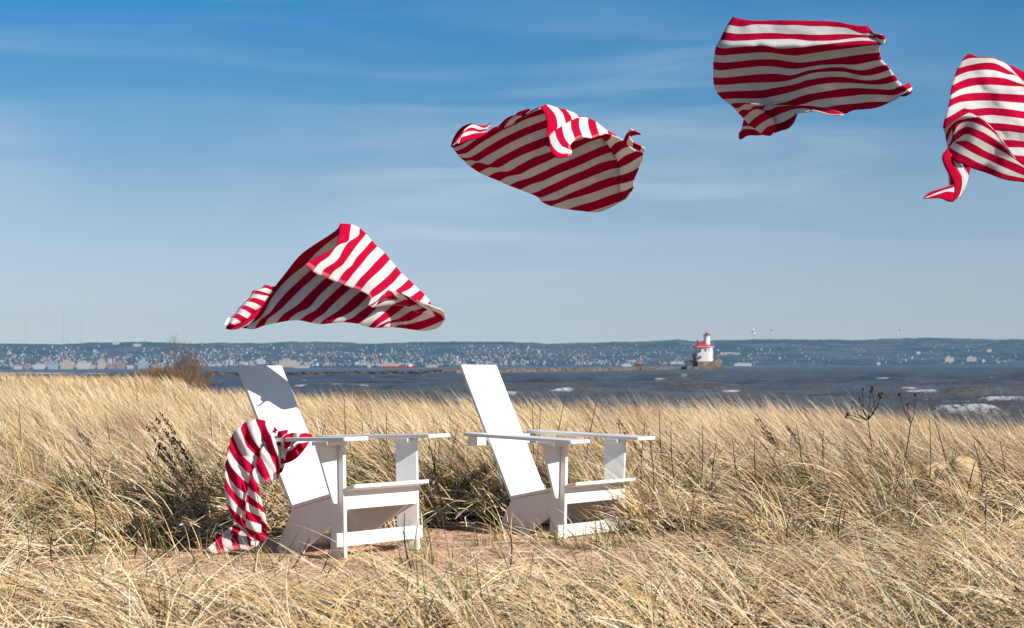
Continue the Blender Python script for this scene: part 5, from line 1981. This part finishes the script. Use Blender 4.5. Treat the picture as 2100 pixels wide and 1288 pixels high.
def fore_tufts(nt_, y0, y1, per, rad, k_len, w, lean, bend, spread=0.7, cond=None, gfrac=0.03, cap=0.55):
    nt_ = int(nt_ * 1.2)
    cx_, cy_ = sample_xy(nt_, y0, y1, 0.45, None, 2)
    ok = (sand_mask(cx_, cy_) < 0.4 * RNG.random(nt_) + 0.1) & keep_off_chairs(cx_, cy_)
    if cond is not None:
        ok &= cond(cx_, cy_)
    cx_, cy_ = cx_[ok], cy_[ok]
    m = len(cx_)
    k = RNG.poisson(per, m) + 3
    idx = np.repeat(np.arange(m), k)
    n = len(idx)
    r = rad * np.sqrt(RNG.random(n))
    th = RNG.uniform(0, 2 * math.pi, n)
    bx, by = cx_[idx] + r * np.cos(th), cy_[idx] + r * np.sin(th)
    H = fore_h(cx_, cy_)[idx]
    az = (WIND + RNG.normal(0, 0.75, m))[idx] + RNG.normal(0, spread, n)
    phi0 = np.clip(RNG.uniform(*lean, m)[idx] * RNG.uniform(0.5, 1.3, n), 0.05, 1.5)
    phi1 = RNG.uniform(*bend, n)
    Ln = np.minimum(H * k_len / np.maximum(np.cos(phi0 + 0.35 * phi1), 0.35), cap) * RNG.uniform(0.55, 1.15, n)
    tone = (1 + RNG.normal(0, 0.12, m))[idx][:, None]
    GB.add(bx, by, ground_z(bx, by) - 0.01, az, Ln, phi0, phi1, w * RNG.uniform(0.6, 1.35, n), straw_cols(n, gfrac, 0.20, bright=True) * tone, 5, RNG.normal(0, 0.45, n))


# near ground litter and matted grass
thatch(8500, 4.6, 7.7, 0.28, 0.0050, hgt=0.06)
thatch(12000, 7.2, 12.0, 0.30, 0.0054, hgt=0.12, keep_sand=0.035)
thatch(6000, 11.0, 18.0, 0.32, 0.008, hgt=0.10)
fore_tufts(300, 4.3, 7.6, 30, 0.06, 1.05, 0.0050, (0.7, 1.4), (0.4, 1.5), spread=1.0)
fore_tufts(130, 4.3, 7.6, 22, 0.05, 1.25, 0.0046, (0.35, 1.0), (0.2, 1.2), spread=0.8)
fore_tufts(190, 7.0, 9.6, 38, 0.07, 1.7, 0.0056, (0.6, 1.3), (0.5, 1.3), cond=lambda x, y: ((x > 1.0) | (x < -1.95)) & (((x - 1.65) / 0.7) ** 2 + ((y - 9.3) / 0.9) ** 2 > 1.0), cap=0.50, gfrac=0.08)
# hummocks behind and beside the chairs: flopped mounds with shadowed gaps
gap = lambda x, y: fbm(x * 1.1, y * 0.9, 141, 2) > -0.16
clear = lambda x, y: ((x - 1.7) / 0.75) ** 2 + ((y - 9.9) / 0.75) ** 2 > 1.0
tufts(230, 9.0, 11.4, 66, 0.06, 0.58, 0.85, 0.0062, lean=(0.65, 1.3), bend=(0.7, 1.7), gfrac=0.07, bfrac=0.20, nseg=6, cond=clear)
tufts(130, 8.9, 10.8, 40, 0.06, 0.52, 0.35, 0.0056, lean=(0.25, 0.7), bend=(0.4, 1.0), gfrac=0.16, cond=clear)
tufts(700, 10.8, 15.5, 44, 0.10, 0.52, 0.75, 0.0064, lean=(0.45, 1.1), bend=(0.5, 1.4), gfrac=0.06, bfrac=0.16, cond=gap)
tufts(46, 7.9, 9.4, 60, 0.07, 0.56, 0.6, 0.0062, lean=(0.8, 1.3), bend=(0.7, 1.4), gfrac=0.06, cond=lambda x, y: (x < -1.75) | (x > 1.2))
# brown and green growth between the straw, its dark colour also imitating shaded gaps
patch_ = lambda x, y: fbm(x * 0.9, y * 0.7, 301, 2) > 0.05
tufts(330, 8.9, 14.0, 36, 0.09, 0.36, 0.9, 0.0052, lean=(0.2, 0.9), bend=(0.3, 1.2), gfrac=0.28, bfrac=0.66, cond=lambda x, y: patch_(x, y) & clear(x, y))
tufts(120, 5.0, 8.6, 28, 0.07, 0.20, 0.9, 0.0046, lean=(0.3, 1.0), bend=(0.3, 1.2), gfrac=0.30, bfrac=0.5, cond=lambda x, y: fbm(x * 0.9, y * 0.7, 305, 2) > 0.0)
# long flopped stems crossing every way
nx = 8400
xx_, yy_ = sample_xy(nx, 7.4, 15.0, 0.45, None, 2)
ok_ = (sand_mask(xx_, yy_) < 0.5) & keep_off_chairs(xx_, yy_)
xx_, yy_ = xx_[ok_], yy_[ok_]
nx = len(xx_)
GB.add(xx_, yy_, ground_z(xx_, yy_) + RNG.random(nx) * 0.05, RNG.uniform(0, 6.28, nx), RNG.uniform(0.3, 0.65, nx), RNG.uniform(0.5, 1.1, nx), RNG.uniform(0.4, 1.6, nx), RNG.uniform(0.0036, 0.0066, nx), straw_cols(nx, 0.02, 0.12, bright=True), 6, RNG.normal(0, .5, nx))
# field running down to the crest, by distance
tufts(2100, 15.0, 24.0, 34, 0.22, 0.54, 0.35, 0.0092, lean=(0.35, 0.9), bend=(0.4, 1.1), nseg=4)
tufts(3600, 23.0, 36.0, 18, 0.36, 0.52, 0.3, 0.0125, lean=(0.35, 0.8), bend=(0.4, 0.9), nseg=3, cond=lambda x, y: y < np.interp(CX + F_PX * x / y, RIDGE_PX, RIDGE_D) + 1.5)
tufts(2600, 35.0, 62.0, 16, 0.6, 0.55, 0.3, 0.024, lean=(0.35, 0.8), bend=(0.4, 0.9), nseg=3, amax=0.45, cond=lambda x, y: (x / y < -0.165) | (y < np.interp(CX + F_PX * x / y, RIDGE_PX, RIDGE_D) + 1.0))
tufts(1900, 60.0, 160.0, 14, 1.4, 0.60, 0.3, 0.07, lean=(0.35, 0.8), bend=(0.4, 0.9), nseg=3, power=1, cond=lambda x, y: x / y < -0.178 - 0.00004 * y)


def wisps(n, y0, y1, Lm, w, power=2, cond=None, col=None, lean=(0.35, 0.75), bend=(0.1, 0.6), sand_lim=0.3, spread=0.3):
    n = int(n * 1.2)
    x, y = sample_xy(n, y0, y1, 0.45, None, power)
    ok = (sand_mask(x, y) < sand_lim) & keep_off_chairs(x, y)
    if cond is not None:
        ok &= cond(x, y)
    x, y = x[ok], y[ok]
    n = len(x)
    c = straw_cols(n, 0, 0) if col is None else np.repeat(np.array(col)[None], n, 0) * (1 + RNG.normal(0, .12, (n, 1)))
    GB.add(x, y, ground_z(x, y), WIND + RNG.normal(0, spread, n), Lm * RNG.uniform(0.7, 1.25, n), RNG.uniform(*lean, n), RNG.uniform(*bend, n), w * RNG.uniform(.7, 1.3, n), c, 6, RNG.normal(0, .2, n))


wisps(130, 5.0, 7.4, 0.46, 0.0048, col=(0.70, 0.52, 0.35), lean=(0.6, 1.15), bend=(0.1, 0.8), spread=0.45)
wisps(140, 4.3, 5.6, 0.52, 0.0046, col=(0.70, 0.52, 0.35), lean=(0.5, 1.0), cond=lambda x, y: (x / y > 0.06) | (x / y < -0.24), spread=0.4)
wisps(1500, 9.4, 16.0, 0.72, 0.0056, col=(0.72, 0.55, 0.39), lean=(0.4, 0.95), bend=(0.1, 0.8), spread=0.4)
wisps(2600, 15.0, 27.0, 0.74, 0.0070, col=(0.68, 0.525, 0.37), lean=(0.4, 0.85), cond=lambda x, y: y < np.interp(CX + F_PX * x / y, RIDGE_PX, RIDGE_D) + 1)
wisps(520, 8.9, 20.0, 0.52, 0.0052, col=(0.11, 0.07, 0.045), lean=(0.1, 0.7), spread=0.8)
wisps(260, 5.2, 9.0, 0.30, 0.0046, col=(0.12, 0.08, 0.05), lean=(0.0, 0.9), spread=1.6, sand_lim=0.6)


def spot_tufts(lst):
    for px, y, n, Lm, green in lst:
        x0 = (px - CX) / F_PX * y
        bx, by = x0 + RNG.normal(0, 0.035, n), y + RNG.normal(0, 0.035, n)
        c = straw_cols(n, 0.55 if green else 0.08, 0.1)
        GB.add(bx, by, ground_z(bx, by), WIND + RNG.normal(0, 0.9, n), Lm * RNG.uniform(.4, 1.2, n), RNG.uniform(0.05, 1.0, n), RNG.uniform(0.1, 1.0, n), 0.0058 * RNG.uniform(.6, 1.2, n), c, 5, RNG.normal(0, .4, n))


# tufts growing through the bare sand, round the chair feet
spot_tufts(((880, 7.85, 18, .22, True), (815, 7.65, 12, .18, True), (770, 7.6, 12, .15, False), (1040, 8.0, 14, .16, True), (1140, 8.45, 20, .20, True), (1190, 8.3, 24, .22, True), (1240, 8.25, 26, .26, True), (1275, 8.35, 22, .24, True),
            (1090, 8.55, 14, .24, False), (1030, 8.75, 16, .32, False), (1320, 8.7, 18, .20, True), (1350, 8.9, 14, .2, False), (560, 7.7, 12, .2, True), (480, 7.8, 10, .18, False), (420, 7.9, 14, .22, False), (350, 8.1, 16, .24, True), (300, 8.3, 18, .26, False), (980, 8.5, 10, .13, True),
            (1430, 8.9, 28, .3, True), (250, 7.8, 22, .28, True), (180, 8.2, 26, .34, True)))
# green shoots
n_ = 2600
x_, y_ = sample_xy(n_, 4.6, 13.0, 0.45, None, 2)
cl_ok = (fbm(x_ * 1.7, y_ * 1.7, 71, 2) > 0.12) & (sand_mask(x_, y_) < 0.5) & keep_off_chairs(x_, y_)
x_, y_ = x_[cl_ok], y_[cl_ok]
n_ = len(x_)
GB.add(x_, y_, ground_z(x_, y_), WIND + RNG.normal(0, 1.2, n_), RNG.uniform(0.16, 0.42, n_), RNG.uniform(0.0, 0.45, n_), RNG.uniform(0.0, 0.5, n_), RNG.uniform(0.005, 0.0085, n_), GREEN[RNG.integers(0, 3, n_)] * (1 + RNG.normal(0, .15, (n_, 1))), 5, None)

grass_m = mat('dry_grass_blade', (0.5, 0.38, 0.22), 0.7, 0.15)
p = grass_m.node_tree.nodes['Principled BSDF']
ga = N(grass_m, 'ShaderNodeAttribute', attribute_name='col')
L(grass_m, ga.outputs['Color'], p.inputs['Base Color'])
gt = N(grass_m, 'ShaderNodeBsdfTranslucent')
L(grass_m, ga.outputs['Color'], gt.inputs['Color'])
gx = N(grass_m, 'ShaderNodeMixShader')
gx.inputs['Fac'].default_value = 0.10
L(grass_m, p.outputs['BSDF'], gx.inputs[1])
L(grass_m, gt.outputs['BSDF'], gx.inputs[2])
L(grass_m, gx.outputs['Shader'], grass_m.node_tree.nodes['Material Output'].inputs['Surface'])
tag(obj('grass', GB.mesh('grass', True), grass_m), 'dry straw coloured dune grass leaning in the wind', 'grass', kind='stuff')
print('blade verts', GB.n)

# ---- dark bare stalks one can count
stalk_m = mat('dark_dry_stalk', (0.028, 0.022, 0.017), 0.8, 0.1)
stalk_g = mat('green_dark_stalk', (0.075, 0.085, 0.035), 0.7, 0.1)
SL = []


def z_at(x, y):
    return float(ground_z(np.array([x]), np.array([y]))[0])


def stalk(bpx, tpx, tpy, y, rad=0.0044, bow=0.02, green=False):
    x0 = (bpx - CX) / F_PX * y
    b = Vector((x0, y, z_at(x0, y) - 0.02))
    t = at(tpx, tpy, y + 0.03)
    bm = bmesh.new()
    side = (t - b).cross(Vector((0, 1, 0))).normalized()
    pts, rd = [], []
    for k in range(7):
        u = k / 6
        pts.append(b.lerp(t, u) + side * bow * math.sin(math.pi * u) * (1 if (bpx + tpx) % 2 < 1 else -1) - b)
        rd.append(rad * (1 - 0.55 * u) * (1.25 if k in (2, 4) else 1.0))
    bm_tube(bm, pts, rd, 5)
    # a stub of a leaf at a node
    q = pts[4]
    bm_tube(bm, [q, q + Vector((-0.012, -0.004, 0.035))], [rad * 0.5, rad * 0.2], 4)
    o = obj('weed_stalk', bm_done(bm, 'weed_stalk', True), stalk_g if green else stalk_m)
    o.location = b
    tag(o, 'thin dark leafless stalk standing up among the dry grass', 'weed stalk', 'dark bare stalks in the dune grass')
    return o


for a in (
    (512, 615, 1085, 7.2, .0036, .03, True), (552, 635, 1104, 7.0), (652, 677, 1088, 7.35, .004), (885, 866, 1050, 7.5, .0038, .015, True), (848, 830, 1052, 7.4), (668, 684, 1156, 6.6),
    (1038, 1041, 1070, 7.3), (510, 521, 1098, 7.2, .0034, .02, True), (905, 893, 905, 9.8), (893, 878, 898, 9.9), (912, 902, 880, 10.4), (1128, 1160, 811, 11.0), (1192, 1224, 823, 11.2), (1084, 1091, 829, 11.5),
    (1083, 1108, 838, 11.3), (1268, 1269, 862, 10.3), (1317, 1323, 864, 10.1), (1335, 1330, 886, 10.0), (1372, 1352, 842, 11.2), (1392, 1376, 866, 10.6), (1893, 1906, 860, 10.2), (1947, 1916, 859, 10.4),
    (1886, 1802, 901, 9.9), (2078, 1967, 858, 10.6), (1531, 1503, 904, 9.9), (1618, 1620, 1052, 7.6), (1790, 1792, 1032, 8.3), (1760, 1851, 962, 9.2), (2052, 2051, 905, 10.0), (2010, 1997, 905, 10.0),
    (1362, 1370, 1060, 8.1, .0036), (1448, 1458, 1075, 7.7), (1588, 1594, 1068, 8.3), (1706, 1718, 1050, 8.0), (1975, 1999, 948, 9.0), (1240, 1254, 1075, 7.5, .003, .01, True), (1305, 1262, 1063, 7.5, .003, .01, True),
    (275, 272, 1042, 8.0), (300, 330, 1130, 7.2), (405, 370, 1108, 7.5), (180, 165, 985, 9.2, .003, .01, True), (120, 108, 1088, 7.4), (405, 412, 965, 9.3), (700, 705, 812, 12.5), (735, 742, 860, 11.0), (775, 792, 842, 11.2), (640, 668, 862, 11.0),
    (985, 978, 905, 10.2), (1000, 985, 925, 9.9), (920, 940, 868, 10.8), (1425, 1440, 872, 10.6), (1640, 1633, 870, 10.8), (1700, 1688, 882, 10.4), (1560, 1548, 900, 10.1), (1480, 1474, 1110, 7.2), (1880, 1868, 1075, 7.6), (60, 40, 830, 13.0), (230, 215, 845, 12.0), (450, 432, 830, 13.5), (1460, 1470, 905, 10.0),
):
    stalk(*a)

rs_ = random.Random(77)
for k in range(105):
    right = rs_.random() < 0.72
    px_ = rs_.uniform(1250, 2085) if right else rs_.choice((rs_.uniform(20, 440), rs_.uniform(860, 1010)))
    y_ = rs_.uniform(9.3, 12.5) if rs_.random() < 0.75 else rs_.uniform(7.3, 9.0)
    if y_ < 9.0 and not (px_ > 1380 or px_ < 330):
        continue
    h_px = rs_.uniform(45, 105) * 10.0 / y_
    base_py = HZ - ROLL * (px_ - CX) + (CAMZ - z_at((px_ - CX) / F_PX * y_, y_)) / y_ * F_PX
    tx_ = px_ + rs_.uniform(-38, 14)
    if 1925 < px_ < 2012 and y_ < 10.6:
        continue
    stalk(px_, tx_, base_py - h_px - 30, y_, rs_.uniform(.0026, .0046), rs_.uniform(-.06, .07), rs_.random() < 0.3)

# ---- seed plumes: one dark weed with many stems (left), copies elsewhere
plume_m = mat('seed_plume', (0.055, 0.035, 0.025), 0.9, 0.05)
noise_mix(plume_m, (0.018, 0.014, 0.013), (0.075, 0.055, 0.042), 90, 2)


def plume_mesh(seed, H, lean):
    rr = random.Random(seed)
    st, hd = bmesh.new(), bmesh.new()
    for s_ in range(rr.randint(3, 5)):
        L0 = H * rr.uniform(0.7, 1.0)
        ln = lean * rr.uniform(0.75, 1.2)
        pts = []
        for k in range(9):
            u = k / 8
            pts.append(Vector((-L0 * math.sin(ln) * u ** 1.25 + rr.uniform(-.004, .004), rr.uniform(-.05, .05) * u, L0 * math.cos(ln) * u)))
        bm_tube(st, pts, [0.0036 * (1 - .6 * k / 8) for k in range(9)], 4)
        for q in range(34):
            u = rr.uniform(0.55, 1.0)
            i = min(int(u * 8), 7)
            c = pts[i].lerp(pts[i + 1], u * 8 - i)
            spread_ = 0.013 * (1.15 - u) / 0.5 + 0.003
            c2 = c + Vector((rr.uniform(-1, 1) * spread_, rr.uniform(-1, 1) * spread_, rr.uniform(-.2, 1) * spread_))
            bm_tube(hd, [c, c2], [0.001, 0.001], 3)
            sz = rr.uniform(0.0028, 0.0060)
            bmesh.ops.create_icosphere(hd, subdivisions=1, radius=sz, matrix=Matrix.Translation(c2) @ Matrix.Diagonal((1, 1, 1.7, 1)))
    return bm_done(st, 'stem', True), bm_done(hd, 'seed_head', True)


PM = [plume_mesh(5, 0.75, 0.62), plume_mesh(8, 0.60, 0.45), plume_mesh(13, 0.55, 0.7)]
PG = 'dark seed plumes in the dune grass'
for i, (px, y, sc_, k) in enumerate(((445, 9.7, 1.02, 0), (400, 9.9, 0.9, 0), (470, 10.2, 0.8, 2), (985, 13.5, 0.85, 2), (960, 14.5, 0.9, 1), (1345, 12.0, 0.8, 0), (1300, 12.5, 0.75, 1), (1420, 11.2, 0.62, 2), (800, 15.0, 0.85, 1), (905, 15.5, 0.9, 2), (770, 20.0, 1.0, 1), (1225, 16, 0.9, 1),
                                 (1625, 13.5, 0.85, 0), (1655, 14.0, 0.9, 1), (1680, 13.0, 0.8, 2), (1850, 12.5, 0.85, 1), (1870, 12.0, 0.8, 2), (215, 13.0, 0.9, 1), (80, 13.0, 0.85, 2), (1560, 13.0, .7, 1), (590, 16.0, .9, 1), (1100, 15.0, .8, 1))):
    x0 = (px - CX) / F_PX * y
    r_ = empty('seeded_weed', (x0, y, z_at(x0, y) - 0.01))
    r_.scale = (sc_, sc_, sc_)
    r_.rotation_euler = (0, 0, random.uniform(-.5, .5))
    a_st = obj('stem', PM[k][0], None, r_)
    a_hd = obj('seed_head', PM[k][1], None, r_)
    if not PM[k][0].materials:
        PM[k][0].materials.append(stalk_m)
        PM[k][1].materials.append(plume_m)
    lab = 'dark brown weed with loose seed plumes bending in the grass'
    if i == 0:
        tag(r_, 'tall dark seed plume leaning left beside the towel-draped chair', 'weed')
    else:
        tag(r_, lab, 'weed', PG)

# ---- teasel-like weed with round dark heads against the water
tz = empty('thistle_weed', (0, 0, 0))
ty = 11.4
bx_ = (1795 - CX) / F_PX * ty
tz.location = (bx_, ty, z_at(bx_, ty))
tag(tz, 'branched weed with round dark seed heads standing against the water', 'weed')
st, heads = bmesh.new(), []
root_ = Vector((bx_, ty, z_at(bx_, ty)))
inv = Matrix.Translation(-root_)
joint = at(1780, 862, ty)
for (px, py, s_) in ((1769, 798, 1.0), (1789, 796, 1.2), (1787, 803, 1.0), (1803, 810, 1.5), (1809, 807, 1.3), (1806, 814, 1.2), (1763, 818, 1.1), (1751, 825, 1.0), (1769, 833, 1.2), (1746, 836, 1.1), (1738, 850, 1.4), (1735, 855, 1.0), (1845, 809, 1.2), (1878, 810, 1.4), (1861, 829, 1.0)):
    p_ = at(px, py, ty + random.uniform(-.08, .08))
    j_ = joint if px < 1830 else at(1868, 868, ty)
    mid = j_.lerp(p_, random.uniform(.35, .65)) + Vector((random.uniform(-.03, .03), random.uniform(-.03, .03), random.uniform(-.03, .0)))
    bm_tube(st, [root_ if px < 1830 else root_ + Vector((.16, 0, 0)), j_, mid, p_], [0.0042, 0.0036, 0.0026, 0.0020], 4)
    hb_m = bmesh.new()
    for q in range(7):
        bmesh.ops.create_icosphere(hb_m, subdivisions=1, radius=0.0060 * s_, matrix=Matrix.Translation(p_ + Vector((random.uniform(-.006, .006), random.uniform(-.006, .006), random.uniform(-.008, .008)))))
    bmesh.ops.transform(hb_m, verts=hb_m.verts, matrix=inv)
    heads.append(hb_m)
bmesh.ops.transform(st, verts=st.verts, matrix=inv)
obj('stem', bm_done(st, 'stem', True), stalk_m, tz)
for hb_m in heads:
    obj('seed_head', bm_done(hb_m, 'seed_head', True), plume_m, tz)

# ---- bare bush by the lake at the left
bark = mat('bush_twig', (0.24, 0.155, 0.105), 0.9, 0.05)
by_ = 66.0
bxc = (388 - CX) / F_PX * by_
bush = empty('bare_bush', (bxc, by_, z_at(bxc, by_)))
tag(bush, 'leafless brown bush at the edge of the field by the lake', 'bush')
rr = random.Random(17)
kb = by_ / F_PX
def twig(bm, p, d, ln, r, depth):
    pts = [p]
    for q in range(4):
        d = (d + Vector((rr.uniform(-.22, .22), rr.uniform(-.2, .2), rr.uniform(-.04, .16)))).normalized()
        pts.append(pts[-1] + d * ln / 4)
    bm_tube(bm, pts, [max(r * (1 - .6 * k / 4), 0.0035) for k in range(5)], 3)
    if depth > 0:
        for q in range(rr.randint(3, 4)):
            i = rr.randint(1, 3)
            twig(bm, pts[i].lerp(pts[i + 1], rr.random()), (d + Vector((rr.uniform(-.8, .8), rr.uniform(-.7, .7), rr.uniform(0, .5)))).normalized(), ln * rr.uniform(.4, .62), r * .5, depth - 1)
stem_bm, tw_bm = bmesh.new(), bmesh.new()
for s_ in range(70):
    xo = rr.triangular(-64, 70, 5) * kb
    hgt = (26 + 60 * math.exp(-((xo / kb + 5) / 26) ** 2) + 20 * math.exp(-((xo / kb - 45) / 14) ** 2)) * kb * rr.uniform(0.55, 1.05)
    b_ = Vector((xo, rr.uniform(-1.0, 1.0), 0.0))
    d_ = Vector((rr.uniform(-.22, .22), rr.uniform(-.2, .2), 1)).normalized()
    twig(stem_bm if s_ % 3 == 0 else tw_bm, b_, d_, hgt, 0.010, 2)
obj('trunk', bm_done(stem_bm, 'trunk'), bark, bush)
obj('crown', bm_done(tw_bm, 'crown'), bark, bush)
# brushy undergrowth round its foot
GB2 = Blades()
n_ = 4200
xx = RNG.uniform(-82, 70, n_) * kb + bxc
yy = by_ + RNG.uniform(-2.2, 1.8, n_)
GB2.add(xx, yy, ground_z(xx, yy), RNG.uniform(0, 6.28, n_), RNG.uniform(0.5, 1.15, n_), RNG.uniform(0, .5, n_), RNG.uniform(0, .6, n_), RNG.uniform(0.018, 0.04, n_), np.array([[0.17, 0.105, 0.065]]) * (1 + RNG.normal(0, .25, (n_, 1))), 3, None)
tag(obj('undergrowth', GB2.mesh('undergrowth'), grass_m), 'brown brush at the foot of the bare bush', 'undergrowth', kind='stuff')
